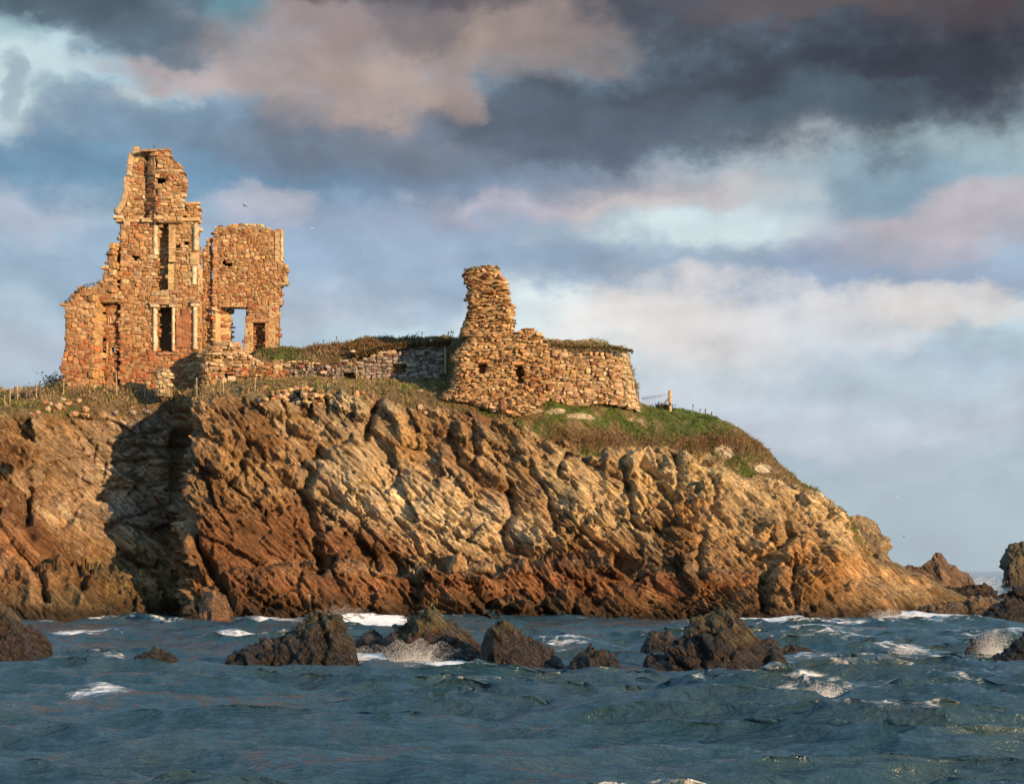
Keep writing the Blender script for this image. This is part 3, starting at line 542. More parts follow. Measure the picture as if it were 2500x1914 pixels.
def sea_material():
    m, t, b = new_mat('sea_water')
    ge = t.n('ShaderNodeNewGeometry'); pos = ge.outputs['Position']
    fo = t.n('ShaderNodeAttribute', attribute_name='foam').outputs['Fac']; fo = t.m('MULTIPLY', fo, 0.8)
    stre = t.mapping(t.mapping(pos, (1, 1, 1), (0, 0, R(10))), (0.6, 1.7, 1.0))
    n1 = t.noise(stre, 2.2, 5, 0.64, 0.6); n2 = t.noise(pos, 9.0, 3, 0.65)
    lace = t.m('SUBTRACT', 1.0, t.m('MULTIPLY', t.m('ABSOLUTE', t.m('SUBTRACT', t.noise(stre, 1.5, 5, 0.6, 1.2), 0.5)), 7.0))
    lace = t.m('MAXIMUM', lace, 0.0)
    val = t.m('ADD', t.m('ADD', fo, t.m('MULTIPLY', t.m('SUBTRACT', n1, 0.52), 2.2)), t.m('MULTIPLY', lace, t.m('MULTIPLY', fo, 0.35)))
    ff = t.m('MULTIPLY', t.sm(val, 0.5, 1.25), t.sm(fo, 0.04, 0.25))
    water = t.mix(t.sm(t.noise(pos, 0.25, 3), 0.35, 0.65), (0.018, 0.050, 0.074), (0.032, 0.062, 0.080))
    t.put(b.inputs['Base Color'], t.mix(ff, water, (0.80, 0.81, 0.82)))
    t.put(b.inputs['Roughness'], t.m('ADD', t.m('MULTIPLY', ff, 0.7), 0.12))
    b.inputs['IOR'].default_value = 1.333; b.inputs['Specular IOR Level'].default_value = 0.5
    sep = t.n('ShaderNodeSeparateXYZ'); t.put(sep.inputs[0], pos)
    fade = t.sm(sep.outputs[1], 60, 200, 1.0, 0.45)
    rip = t.mapping(t.mapping(pos, (1, 1, 1), (0, 0, R(12))), (0.7, 2.3, 1.0))
    hh = t.m('ADD', t.m('MULTIPLY', t.noise(rip, 3.4, 4, 0.58, 0.5), 0.15), t.m('MULTIPLY', n2, 0.012))
    bp = t.n('ShaderNodeBump'); t.put(bp.inputs['Strength'], fade); bp.inputs['Distance'].default_value = 1.0
    t.put(bp.inputs['Height'], hh); t.l.new(bp.outputs[0], b.inputs['Normal'])
    return m
M_SEA = sea_material()
so = mesh_obj('sea', SV, grid_faces(len(SY), len(sa)), M_SEA, attrs={'foam': foam})
tag(so, kind='structure'); so['label'] = 'choppy steel-blue sea with white foam round the rocks'
# ------------------------------------------------------------------ masonry
M_STONE = col_mat('weathered_sandstone', 0.92, 0.15, (0.6, 1.3), 4.0, 0.6, 14.0, 0.06, ((0.40, 0.36, 0.24), 2.2, 0.60, 0.35))
M_CORE = col_mat('lime_mortar_core', 0.95, 0.1, (0.5, 1.2), 5.0, 0.8, 10.0, 0.10)
PAL = {
 'warm': [((.40,.265,.145),6), ((.34,.205,.105),5), ((.33,.155,.075),2), ((.46,.34,.20),2), ((.25,.155,.09),1.5), ((.38,.22,.105),4)],
 'red':  [((.33,.145,.07),6), ((.29,.135,.068),4), ((.37,.215,.115),4), ((.21,.095,.05),1.2), ((.42,.29,.17),1.5)],
 'pale': [((.46,.36,.235),6), ((.40,.29,.175),4), ((.34,.23,.13),3), ((.50,.42,.29),2), ((.24,.13,.08),1)],
 'gold': [((.42,.29,.15),6), ((.36,.23,.11),5), ((.47,.36,.21),4), ((.30,.18,.09),2), ((.20,.09,.05),.5)],
 'grey': [((.30,.275,.245),6), ((.24,.22,.20),4), ((.36,.32,.27),3), ((.20,.10,.075),.8), ((.16,.14,.13),2)],
 'lich': [((.38,.35,.24),5), ((.34,.29,.18),4), ((.43,.37,.24),3)],
}
def pick(pal, r):
    t = PAL[pal]; w = r.random() * sum(k for _, k in t)
    for c, k in t:
        w -= k
        if w <= 0: break
    f = 0.88 + 0.24 * r.random()
    return tuple(v * f * k * (0.95 + 0.1 * r.random()) for v, k in zip(c, (.97, .9, .86)))
def inpoly(x, y, poly):
    x = np.asarray(x, float); y = np.asarray(y, float); r = np.zeros(x.shape, bool)
    n = len(poly)
    for i in range(n):
        (x1, y1), (x2, y2) = poly[i], poly[(i + 1) % n]
        if y1 == y2: continue
        r ^= ((y1 > y) != (y2 > y)) & (x < (x2 - x1) * (y - y1) / (y2 - y1) + x1)
    return r

DYC = [0.0]                                  # how far back the group now being built stands
class Plane:
    "upright wall plane through two ground points given as picture column and distance"
    def __init__(s, xa, Ya, xb, Yb):
        Ya += DYC[0]; Yb += DYC[0]
        s.A = np.array([(xa - CX) * Ya / F, Ya]); B = np.array([(xb - CX) * Yb / F, Yb])
        s.L = np.linalg.norm(B - s.A); s.d = (B - s.A) / s.L; s.n = np.array([s.d[1], -s.d[0]])
        s.off = None
    def loc(s, x, y):
        k = (x - CX) / F                        # ray X = k * Y
        t = (k * s.A[1] - s.A[0]) / (s.d[0] - k * s.d[1]); Y = s.A[1] + t * s.d[1]
        return t, HC + (HY - y) * Y / F
    def world(s, S, Z, D):
        S = np.asarray(S, float); Z = np.asarray(Z, float); D = np.asarray(D, float)
        if s.off is not None: D = D + s.off(S, Z)
        return np.stack([s.A[0] + s.d[0] * S + s.n[0] * D, s.A[1] + s.d[1] * S + s.n[1] * D, Z + 0 * S], -1)
def rounded(pl, poly, Rr, depth, sides='lr'):
    "bend the wall back towards the edges of its outline"
    zs = np.linspace(min(q[1] for q in poly) + .02, max(q[1] for q in poly) - .02, 60); lo, hi = [], []
    for z in zs:
        xs = []
        for i in range(len(poly)):
            (x1, y1), (x2, y2) = poly[i], poly[(i + 1) % len(poly)]
            if (y1 > z) != (y2 > z): xs.append((x2 - x1) * (z - y1) / (y2 - y1) + x1)
        lo.append(min(xs)); hi.append(max(xs))
    lo, hi = np.array(lo), np.array(hi)
    def off(S, Z):
        l = np.interp(Z, zs, lo); h = np.interp(Z, zs, hi)
        e = np.clip(np.minimum(S - l if 'l' in sides else 99, h - S if 'r' in sides else 99) / Rr, 0, 1)
        return -depth * (1 - np.sqrt(np.clip(1 - (1 - e) ** 2, 0, 1)))
    return off

class Ruin:
    def __init__(s, name, label, cat, loc, seed):
        s.o = tag(empty(name, loc), label, cat); s.loc = np.array(loc, float); s.stones = []; s.core = []; s.r = random.Random(seed)
    def part(s, name, v, f, mat, cols, smooth=False, label=None):
        o = mesh_obj(name, np.asarray(v) - s.loc, f, mat, s.o, smooth, np.asarray(cols)); tag(o, label); return o
    def stone(s, pl, S, Z, a, b, proud, dep, colr, e=4.0, n=9, tilt=0.05, rot=0.0):
        r = s.r; th = np.array([(k + 0.5 * (r.random() - .5)) * 6.2832 / n + 0.3 for k in range(n)])
        c, q = np.cos(th), np.sin(th)
        rr = 1 + 0.14 * (np.array([r.random() for _ in range(n)]) - 0.5)
        u = a * np.sign(c) * np.abs(c) ** (2 / e) * rr; v = b * np.sign(q) * np.abs(q) ** (2 / e) * rr
        if rot: u, v = u * math.cos(rot) - v * math.sin(rot), u * math.sin(rot) + v * math.cos(rot)
        t1, t2 = r.gauss(0, tilt), r.gauss(0, tilt)
        V, Cc = [], []
        for k, dd in ((0.96, -dep), (1.0, proud - 0.045), (0.80, proud)):
            V.append(pl.world(S + u * k, Z + v * k, dd + (dd > -dep + .01) * (t1 * u / a + t2 * v / b)))
        V.append(pl.world(np.array([S + a * .2 * (r.random() - .5)]), np.array([Z]), np.array([proud + 0.02 + 0.02 * r.random()])))
        V = np.concatenate(V)
        fc = []
        for k in range(n):
            k2 = (k + 1) % n
            fc += [(k, k2, n + k2, n + k), (n + k, n + k2, 2 * n + k2, 2 * n + k), (2 * n + k, 2 * n + k2, 3 * n)]
        s.stones.append((a * b, V, fc, colr))
    def wall(s, pl, polypx, pal='warm', holes=(), ch=(.19, .37), wr=(.26, .72), e=4.5, proud=(.0, .065), thick=1.1, core=True, palf=None, joint=.975, rnd=None, split=.22, corecol=(.33, .225, .125), tilt=.04, big=.2, keep=False, dep=.38, rot=0.0):
        r = s.r
        poly = [pl.loc(x, y) for x, y in polypx]; hol = [[pl.loc(x, y) for x, y in h] for h in holes]
        if rnd: pl.off = rounded(pl, poly, *rnd)
        smin, smax = min(q[0] for q in poly), max(q[0] for q in poly); zmin, zmax = min(q[1] for q in poly), max(q[1] for q in poly)
        def ok(S, Z):
            return inpoly(S, Z, poly) & ~np.any([inpoly(S, Z, h) for h in hol] or [np.zeros(np.shape(S), bool)], axis=0)
        sd_ = r.randrange(10000)
        def wav(S, k): return ch[1] * (.34 * math.sin(S * .9 + k * .5 + sd_) + .16 * math.sin(S * 2.3 + k * .9 + sd_ * .7) + .08 * math.sin(S * 5.1 + k * 1.7))
        z, k = zmin - ch[1], 0; first = len(s.stones); cen = []
        while z < zmax + .1:
            h = r.uniform(*ch); S = smin - r.random() * .4
            while S < smax + .2:
                w = r.uniform(*wr) * (0.7 + 0.6 * r.random()); c0 = S + w / 2
                z0, z1 = z + wav(c0, k), z + h + wav(c0, k + 1)
                parts = [(c0, (z0 + z1) / 2, w / 2, (z1 - z0) / 2)]
                if r.random() < split and h > ch[0] * 1.2:
                    f = r.uniform(.35, .65); zm = z0 + (z1 - z0) * f
                    parts = [(c0, (z0 + zm) / 2, w / 2, (zm - z0) / 2), (c0 - w * .22, (zm + z1) / 2, w * .28, (z1 - zm) / 2), (c0 + w * .27, (zm + z1) / 2, w * .22, (z1 - zm) / 2)]
                for (cs, cz, a, b) in parts:
                    tst = ok(np.array([cs, cs - a * .55, cs + a * .55, cs, cs]), np.array([cz, cz, cz, cz - b * .5, cz + b * .5]))
                    if tst.all() or (tst[0] and tst.sum() >= 4 and r.random() < .6):
                        wpt = pl.world(np.array([cs]), np.array([cz]), np.array([0.]))[0]; X_, Y_ = proj(wpt)
                        s.stone(pl, cs, cz, a * joint, b * joint, r.uniform(*proud), dep, pick(palf(X_, Y_, r) if palf else pal, r), e * (0.8 + 0.5 * r.random()), tilt=tilt, rot=r.gauss(0, rot or .035)); cen.append((cs, cz))
                S += w
            z += h; k += 1
        xs_, ys_ = np.array(poly)[:, 0], np.array(poly)[:, 1]
        area = .5 * abs(np.dot(xs_, np.roll(ys_, 1)) - np.dot(ys_, np.roll(xs_, 1)))
        for _ in range(int(area * big)):                            # larger stones let into the courses
            cs, cz = r.uniform(smin, smax), r.uniform(zmin, zmax); f = (ch[1] / .42) * r.uniform(.75, 1.3); a, b = .33 * f * r.uniform(.8, 1.3), .23 * f * r.uniform(.85, 1.3)
            if not ok(np.array([cs, cs - a, cs + a, cs, cs]), np.array([cz, cz, cz, cz - b, cz + b])).all(): continue
            for i in range(len(cen) - 1, -1, -1):
                if cen[i] and ((cen[i][0] - cs) / (a * 1.12)) ** 2 + ((cen[i][1] - cz) / (b * 1.2)) ** 2 < 1: s.stones[first + i] = None; cen[i] = None
            X_, Y_ = proj(pl.world(np.array([cs]), np.array([cz]), np.array([0.]))[0])
            s.stone(pl, cs, cz, a, b, proud[1] * .7 + r.uniform(.0, .05), dep, pick(palf(X_, Y_, r) if palf else pal, r), e, tilt=tilt, rot=r.gauss(0, .05))
            cen.append((cs, cz))
        s.stones[first:] = [q for q in s.stones[first:] if q]
        if core:
            hol = [h for h in hol if (max(q[0] for q in h) - min(q[0] for q in h)) * (max(q[1] for q in h) - min(q[1] for q in h)) > .45 or keep]
            c = 0.15; ns, nz = int((smax - smin) / c) + 2, int((zmax - zmin) / c) + 2
            gs = smin + (np.arange(ns) + .5) * c; gz = zmin + (np.arange(nz) + .5) * c
            SS, ZZ = np.meshgrid(gs, gz); m = ok(SS, ZZ)
            mp = np.pad(m, 1); m = m & mp[1:-1, :-2] & mp[1:-1, 2:] & mp[2:, 1:-1]
            s.voxel(pl, m, smin, zmin, c, thick, corecol)
    def voxel(s, pl, m, s0, z0, c, thick, colr):
        nz, ns = m.shape
        js, is_ = np.meshgrid(np.arange(nz + 1), np.arange(ns + 1), indexing='ij')
        S = s0 + is_ * c; Z = z0 + js * c
        jit = 0.03 * np.sin(S * 17.0 + Z * 23.0) * np.cos(S * 9 - Z * 13)
        Vf = pl.world(S.ravel(), Z.ravel(), (-0.02 + jit).ravel()); Vb = pl.world(S.ravel(), Z.ravel(), np.full(S.size, -thick))
        N = S.size; idx = np.arange(N).reshape(nz + 1, ns + 1)
        q00, q01, q10, q11 = idx[:-1, :-1], idx[:-1, 1:], idx[1:, :-1], idx[1:, 1:]
        fs = [np.stack([q00[m], q01[m], q11[m], q10[m]], -1), np.stack([q00[m], q10[m], q11[m], q01[m]], -1) + N]
        mp = np.pad(m, 1)
        for nb, a, b in ((mp[1:-1, :-2], q10, q00), (mp[1:-1, 2:], q01, q11), (mp[:-2, 1:-1], q00, q01), (mp[2:, 1:-1], q11, q10)):
            e = m & ~nb; fs.append(np.stack([b[e], a[e], a[e] + N, b[e] + N], -1))
        s.core.append((np.concatenate([Vf, Vb]), np.concatenate(fs), colr))
    def block(s, pl, x0, y0, x1, y1, d0, d1, colr, name=None, bev=.03, prof=None, n=1):
        "dressed block(s) between two picture corners of the plane; depth d0 (back) to d1 (face)"
        a, z1 = pl.loc(x0, y0); b, z0 = pl.loc(x1, y1)
        hs = (z1 - z0) / n; out = None
        for k in range(n):
            V, Fc, Cc = [], [], []
            lo, hi_ = z0 + k * hs + .008, z0 + (k + 1) * hs - .008; base = len(V)
            j = [s.r.uniform(-.012, .012) for _ in range(4)]; f = 0.85 + .3 * s.r.random()
            if prof == 'round':
                m = 8; angs = [math.pi * i / m for i in range(m + 1)]; mid, hw = (a + b) / 2, (b - a) / 2 + j[0]
                ringp = [(mid - hw * math.cos(t), d0 + (d1 - d0) * math.sin(t) + j[1]) for t in angs]
            else:
                ringp = [(a + j[0], d0), (a + j[0], d1 - bev), (a + j[0] + bev, d1 + j[2]), (b + j[1] - bev, d1 + j[2]), (b + j[1], d1 - bev), (b + j[1], d0)]
            n_ = len(ringp)
            for zz, k2 in ((lo, 1.0), (hi_, 1.0)):
                for (S, D) in ringp: V.append(pl.world(np.array([S]), np.array([zz]), np.array([D]))[0])
            for i in range(n_ - 1): Fc.append((base + i, base + i + 1, base + n_ + i + 1, base + n_ + i))
            Fc.append(tuple(base + i for i in range(n_ - 1, -1, -1))); Fc.append(tuple(base + n_ + i for i in range(n_)))
            Cc += [tuple(v * f for v in colr)] * (2 * n_)
            out = s.part(name, V, Fc, M_STONE, Cc)
        return out
    def finish(s, cap=285, sname='stone'):
        s.stones.sort(key=lambda t: -t[0])
        for (ar, V, fc, c) in s.stones[:cap]:
            s.part(sname, V, fc, M_STONE, np.tile(c, (len(V), 1)))
        rest = s.stones[cap:]
        if rest:
            V, fc, C_, b = [], [], [], 0
            for (ar, v, f, c) in rest:
                V.append(v); fc += [tuple(i + b for i in q) for q in f]; C_.append(np.tile(c, (len(v), 1))); b += len(v)
            o = s.part('small_stones', np.concatenate(V), fc, M_STONE, np.concatenate(C_)); tag(o, kind='stuff')
        if s.core:
            V, fc, C_, b = [], [], [], 0
            for (v, f, c) in s.core:
                V.append(v); fc.append(f + b); C_.append(np.tile(c, (len(v), 1))); b += len(v)
            s.part('rubble_core', np.concatenate(V), np.concatenate(fc), M_CORE, np.concatenate(C_))

def rect(x0, y0, x1, y1): return [(x0, y0), (x0, y1), (x1, y1), (x1, y0)]
def base_of(x, y, Y): return tuple(P(x, y, Y))

# ---- tall gabled tower
DYC[0] = 3.5
TW = Ruin('ruined_tower', 'tall roofless sandstone tower with stepped left edge, gable and empty doorway', 'ruin', base_of(320, 955, 155.5), 11)
def palC(x, y, r):
    if y > 835: return 'red' if r.random() < .7 else 'warm'
    if 425 < x < 470 and 760 < y < 850: return 'red'
    if y < 470 and r.random() < .3: return 'red'
    if y < 545: return 'gold' if r.random() < .75 else 'pale'
    return 'warm' if r.random() < .8 else 'pale'
pC = Plane(289, 152, 492, 152)
slot = [(390, 548), (411, 548), (411, 590), (414, 640), (413, 708), (388, 708), (388, 640), (391, 590)]
door = rect(388, 747, 418, 862)
TW.wall(pC, [(289, 543), (288, 958), (494, 958), (494, 740), (490, 700), (493, 640), (489, 600), (487, 560), (487, 536), (400, 536)], holes=[slot, door, rect(325, 624, 334, 634), rect(429, 599, 440, 606), rect(452, 588, 457, 606)], palf=palC, thick=.85, keep=True)
pS = Plane(384, 152.75, 420, 152.75); TW.wall(pS, rect(382, 540, 420, 715), pal='gold', thick=.3, ch=(.2, .34), wr=(.25, .5))
pD = Plane(378, 153.1, 424, 153.1); TW.wall(pD, rect(376, 740, 426, 870), pal='gold', thick=.3, ch=(.3, .5), wr=(.3, .6), corecol=(.25, .16, .08))
pA = Plane(156, 150.9, 232, 150.9)
TW.wall(pA, [(156, 740), (170, 728), (186, 716), (200, 712), (232, 716), (232, 960), (151, 960), (150, 866), (157, 858)], palf=lambda x, y, r: 'red' if y > 840 and r.random() < .75 else 'warm', thick=1.6, ch=(.22, .40), wr=(.28, .72))
pA2 = Plane(232, 150.9, 255, 152.2); TW.wall(pA2, rect(232, 716, 255, 960), palf=lambda x, y, r: 'red' if y > 850 and r.random() < .5 else 'gold', ch=(.3, .5), wr=(.7, 1.3), e=6, thick=.5, proud=(.01, .06))
pA3 = Plane(255, 152.35, 290, 152.35); TW.wall(pA3, rect(253, 690, 291, 960), palf=lambda x, y, r: 'red' if r.random() < .7 else 'warm', holes=[rect(276, 847, 282, 865)], keep=True, ch=(.16, .3), wr=(.25, .7), thick=.6)
pB = Plane(186, 151.5, 281, 151.5)
TW.wall(pB, [(186, 708), (196, 702), (224, 699), (232, 690), (246, 687), (247, 664), (255, 660), (255, 642), (260, 620), (261, 600), (270, 594), (281, 590), (281, 738), (186, 738)], ch=(.18, .34), wr=(.4, .9), thick=1.5)
pB2 = Plane(281, 151.5, 290, 152.05); TW.wall(pB2, rect(280, 592, 290, 735), pal='gold', ch=(.3, .5), wr=(.6, .9), e=6, thick=.4)
pG = Plane(284, 152.25, 360, 152.25)
TW.wall(pG, [(284, 545), (285, 528), (292, 515), (301, 490), (308, 462), (307, 435), (314, 400), (318, 377), (330, 362), (345, 364), (360, 364), (360, 545)], palf=palC, ch=(.2, .38), thick=.8)
pH = Plane(358, 152.12, 379, 151.5); TW.wall(pH, rect(358, 366, 379, 545), palf=lambda x, y, r: 'red' if 425 < y < 530 else 'gold', ch=(.3, .5), wr=(.5, 1.0), e=6, thick=.3)
pI = Plane(379, 151.5, 456, 151.5)
TW.wall(pI, [(379, 365), (415, 365), (416, 396), (425, 397), (432, 393), (443, 395), (446, 412), (453, 424), (454, 445), (450, 462), (450, 543), (379, 543)], palf=palC, ch=(.2, .4), thick=1.2, keep=True, holes=[rect(384, 434, 396, 447)])
pJ = Plane(450, 152.0, 489, 152.0); TW.wall(pJ, [(450, 508), (458, 500), (466, 494), (488, 496), (486, 545), (450, 545)], pal='gold', ch=(.25, .4), thick=.9)
GOLD, PALE, REDC, BRN = (.42, .30, .165), (.50, .41, .28), (.29, .13, .068), (.27, .18, .11)
TW.block(pG, 277, 528, 300, 535, -.5, .34, PALE, 'cornice'); TW.block(pG, 284, 535, 302, 543, -.5, .2, GOLD, 'cornice'); TW.block(pC, 300, 536, 372, 543, -.3, .10, GOLD, 'cornice')
TW.block(pC, 347, 534, 374, 544, -.3, .30, GOLD, 'cornice'); TW.block(pC, 379, 529, 412, 538, -.3, .55, GOLD, 'cornice'); TW.block(pC, 412, 533, 488, 541, -.3, .26, GOLD, 'cornice')
TW.block(pI, 345, 365, 381, 371, -.6, .14, BRN, 'coping'); TW.block(pI, 381, 364, 416, 369, -.6, .10, BRN, 'coping'); TW.block(pJ, 453, 494, 489, 500, -.3, .12, GOLD, 'coping')
def sweep(ruin, name, pl, pts, d0, d1, w, colr, smooth=False):
    "dressed band along a picture path on the wall plane"
    q = [pl.loc(x, y) for x, y in pts]; V, Fc = [], []
    for i, (S, Z) in enumerate(q):
        a = q[max(i - 1, 0)]; b = q[min(i + 1, len(q) - 1)]
        t = np.array([b[0] - a[0], b[1] - a[1]]); t /= np.linalg.norm(t) + 1e-9; nn = np.array([-t[1], t[0]]) * w / 2
        for sg, dd in ((-1, d0), (-1, d1 - .04), (-.6, d1), (.6, d1), (1, d1 - .04), (1, d0)): V.append(pl.world(np.array([S + nn[0] * sg]), np.array([Z + nn[1] * sg]), np.array([dd]))[0])
    for i in range(len(q) - 1):
        for k in range(6): Fc.append((i * 6 + k, i * 6 + (k + 1) % 6, i * 6 + 6 + (k + 1) % 6, i * 6 + 6 + k))
    Fc += [(5, 4, 3, 2, 1, 0), tuple(len(V) - 6 + k for k in range(6))]
    return ruin.part(name, V, Fc, M_STONE, np.tile(colr, (len(V), 1)))
sweep(TW, 'scroll_coping', pG, [(285, 519), (291, 511), (299, 497), (305, 478), (309, 463)], -.5, .16, .42, (.38, .30, .19))
sweep(TW, 'scroll_coping', pG, [(309, 463), (308, 446), (309, 432)], -.5, .12, .46, (.42, .32, .2))
sweep(TW, 'scroll_coping', pG, [(315, 430), (316, 412), (318, 396)], -.5, .14, .42, (.40, .31, .19))
sweep(TW, 'scroll_coping', pG, [(318, 396), (320, 383), (326, 374)], -.5, .14, .46, (.37, .29, .18))
sweep(TW, 'scroll_finial', pG, [(327, 378), (331, 368), (335, 358)], -.4, .22, .42, (.35, .28, .18))
def knob(ruin, name, pl, x, y, r_, d, colr, sq=1.0):
    S, Z = pl.loc(x, y); V, Fc = [], []; m, n_ = 6, 10
    for i in range(m + 1):
        t = math.pi * i / m
        for k in range(n_):
            f = 6.2832 * k / n_; rr = r_ * (1 + .1 * math.sin(k * 2.3 + i * 1.7))
            V.append(pl.world(np.array([S + rr * math.sin(t) * math.cos(f)]), np.array([Z + rr * sq * math.cos(t)]), np.array([d + rr * .8 * math.sin(t) * math.sin(f)]))[0])
    for i in range(m):
        for k in range(n_): Fc.append((i * n_ + k, i * n_ + (k + 1) % n_, (i + 1) * n_ + (k + 1) % n_, (i + 1) * n_ + k))
    return ruin.part(name, V, Fc, M_STONE, np.tile(colr, (len(V), 1)), True)
knob(TW, 'scroll_volute', pG, 287, 516, .30, .05, (.36, .28, .18))
for (x0, y0, x1, y1, n_, c, d1, pf) in [(371, 548, 387, 622, 5, PALE, .16, 'round'), (371, 753, 385, 858, 5, PALE, .22, 'round'), (418, 750, 428, 857, 6, PALE, .2, 'round'), (469, 748, 483, 853, 8, PALE, .26, 'round'),
                                       (469, 548, 486, 612, 5, (.45, .36, .24), .24, 'round'), (466, 650, 482, 695, 2, PALE, .22, 'round'), (464, 618, 486, 648, 2, GOLD, .14, None), (482, 655, 494, 715, 4, GOLD, .06, None), (412, 545, 428, 640, 6, GOLD, .10, None), (410, 645, 424, 708, 4, (.46, .35, .17), .06, None)]:
    TW.block(pC, x0, y0, x1, y1, -.2, d1, c, 'pilaster_block', prof=pf, n=n_)
for (x0, y0, x1, y1, c) in [(365, 739, 432, 745, BRN), (368, 745, 390, 751, PALE), (414, 745, 431, 751, PALE), (467, 736, 488, 742, BRN), (466, 742, 486, 749, PALE)]:
    TW.block(pC, x0, y0, x1, y1, -.2, .32, c, 'capital')
for (x0, y0, x1, y1, n_, c) in [(369, 711, 392, 722, 1, (.36, .29, .18)), (392, 709, 412, 722, 1, (.38, .30, .2)), (415, 708, 445, 716, 1, BRN), (444, 768, 466, 849, 4, REDC), (430, 770, 444, 848, 3, (.31, .15, .08)), (385, 860, 424, 866, 1, BRN)]:
    TW.block(pC, x0, y0, x1, y1, -.2, .11, c, 'lintel' if n_ == 1 else 'dressed_block', n=n_)
for (x, y0, y1) in [(265, 774, 790), (270, 774, 790), (279, 772, 790), (262, 838, 862), (271, 850, 866), (284, 836, 864)]:
    TW.block(pA3, x - 2, y0, x + 2, y1, -.2, .10, GOLD, 'slit_jamb')
def backing(ru, pq, poly, holes, colr=(.14, .09, .055)):
    hs = [[pq.loc(x, y) for x, y in h] for h in holes]; q = [pq.loc(x, y) for x, y in poly]; s0, z0 = min(a[0] for a in q), min(a[1] for a in q); c = .12
    SS, ZZ = np.meshgrid(s0 + (np.arange(int((max(a[0] for a in q) - s0) / c) + 1) + .5) * c, z0 + (np.arange(int((max(a[1] for a in q) - z0) / c) + 1) + .5) * c)
    m = inpoly(SS, ZZ, q)
    for h in hs: m &= ~inpoly(SS, ZZ, h)
    ru.voxel(pq, m, s0, z0, c, .3, colr)
for (pq, poly) in ((Plane(150, 152.6, 300, 152.9), [(160, 738), (200, 715), (240, 702), (250, 690), (264, 640), (268, 604), (292, 596), (292, 955), (156, 955)]), (Plane(290, 152.9, 490, 152.9), [(294, 548), (320, 480), (326, 385), (345, 372), (410, 372), (446, 420), (446, 500), (484, 504), (484, 950), (294, 950)])):
    backing(TW, pq, poly, [rect(276, 847, 283, 865)])
TW.finish(300)

# ---- right hand block with the open window
TE = Ruin('ruined_hall_block', 'square sandstone hall block with a window open to the sky beside the tall tower', 'ruin', base_of(600, 900, 156.3), 12)
pE = Plane(519, 152.8, 700, 152.8)
winh = [(528, 758), (545, 751), (597, 751), (597, 862), (528, 862)]; nich = rect(617, 788, 647, 858)
def palE(x, y, r):
    if y < 560: return 'lich' if r.random() < .6 else 'gold'
    if 700 < y < 735 and x < 600 and r.random() < .5: return 'red'
    return r.choices(['warm', 'gold', 'red'], [6, 2, 1])[0]
TE.wall(pE, [(519, 562), (528, 551), (535, 549), (570, 547), (605, 546), (625, 543), (640, 548), (664, 554), (668, 562), (689, 564), (690, 638), (700, 646), (705, 654), (703, 668), (699, 676), (704, 680), (706, 690), (690, 696), (688, 720), (692, 732), (690, 742), (683, 746), (682, 800), (684, 832), (680, 842), (681, 905), (519, 905)],
        holes=[winh, nich, rect(545, 632, 551, 646), rect(614, 635, 620, 642), rect(638, 634, 644, 639), rect(558, 644, 563, 650)], palf=palE, ch=(.14, .32), wr=(.18, .55), e=3.4, thick=1.3, split=.12, keep=True)
pE1 = Plane(491, 153.05, 519, 153.05); TE.wall(pE1, [(498, 600), (500, 588), (510, 575), (519, 563), (520, 905), (490, 905), (490, 615)], palf=palE, ch=(.16, .32), wr=(.2, .5), e=3.4, thick=.8)
pE2 = Plane(524, 152.75, 569, 154.2); TE.wall(pE2, rect(522, 752, 569, 862), palf=lambda x, y, r: 'gold' if r.random() < .75 else 'red', ch=(.22, .4), wr=(.5, 1.1), thick=.25, e=4)
pE3 = Plane(612, 153.5, 652, 153.5); TE.wall(pE3, rect(612, 780, 652, 862), pal='red', ch=(.18, .3), wr=(.3, .6), thick=.2, corecol=(.12, .07, .045))
for k in range(10): TE.block(pE, 544 + k * 5.4, 739, 544 + k * 5.4 + 5, 750, -.5, .06, GOLD if k % 3 else BRN, 'arch_stone')
TE.block(pE, 602, 776, 656, 787, -.5, .05, (.34, .18, .1), 'lintel')
TE.block(pE, 598, 790, 617, 862, -.4, .06, GOLD, 'jamb', n=5); TE.block(pE, 647, 788, 656, 850, -.4, .06, (.34, .19, .11), 'jamb', n=3); TE.block(pE, 656, 742, 672, 850, -.3, .06, GOLD, 'quoin', n=6)
TE.block(pE, 671, 566, 684, 640, -.4, .08, GOLD, 'quoin', n=5); TE.block(pE, 685, 565, 691, 638, -.4, .12, (.45, .35, .2), 'quoin', n=2); TE.block(pE, 519, 580, 529, 745, -.3, .03, (.33, .19, .11), 'quoin', n=9)
knob(TE, 'corbel', pE, 697, 652, .26, -.1, (.36, .26, .15)); knob(TE, 'corbel', pE, 696, 683, .28, -.1, (.37, .27, .16)); knob(TE, 'corbel', pE, 684, 735, .26, -.05, (.36, .26, .16))
TE.block(pE, 668, 690, 704, 696, -.6, .10, (.36, .27, .16), 'string_course'); TE.block(pE, 656, 739, 690, 745, -.5, .1, (.36, .27, .16), 'string_course'); TE.block(pE2, 524, 765, 537, 838, -.2, .1, GOLD, 'jamb', n=3)
backing(TE, Plane(519, 153.9, 690, 153.9), [(522, 570), (540, 556), (640, 556), (684, 572), (684, 640), (694, 655), (684, 700), (676, 760), (676, 900), (522, 900)], [[(520, 745), (600, 745), (600, 870), (520, 870)]])
TE.finish(290)

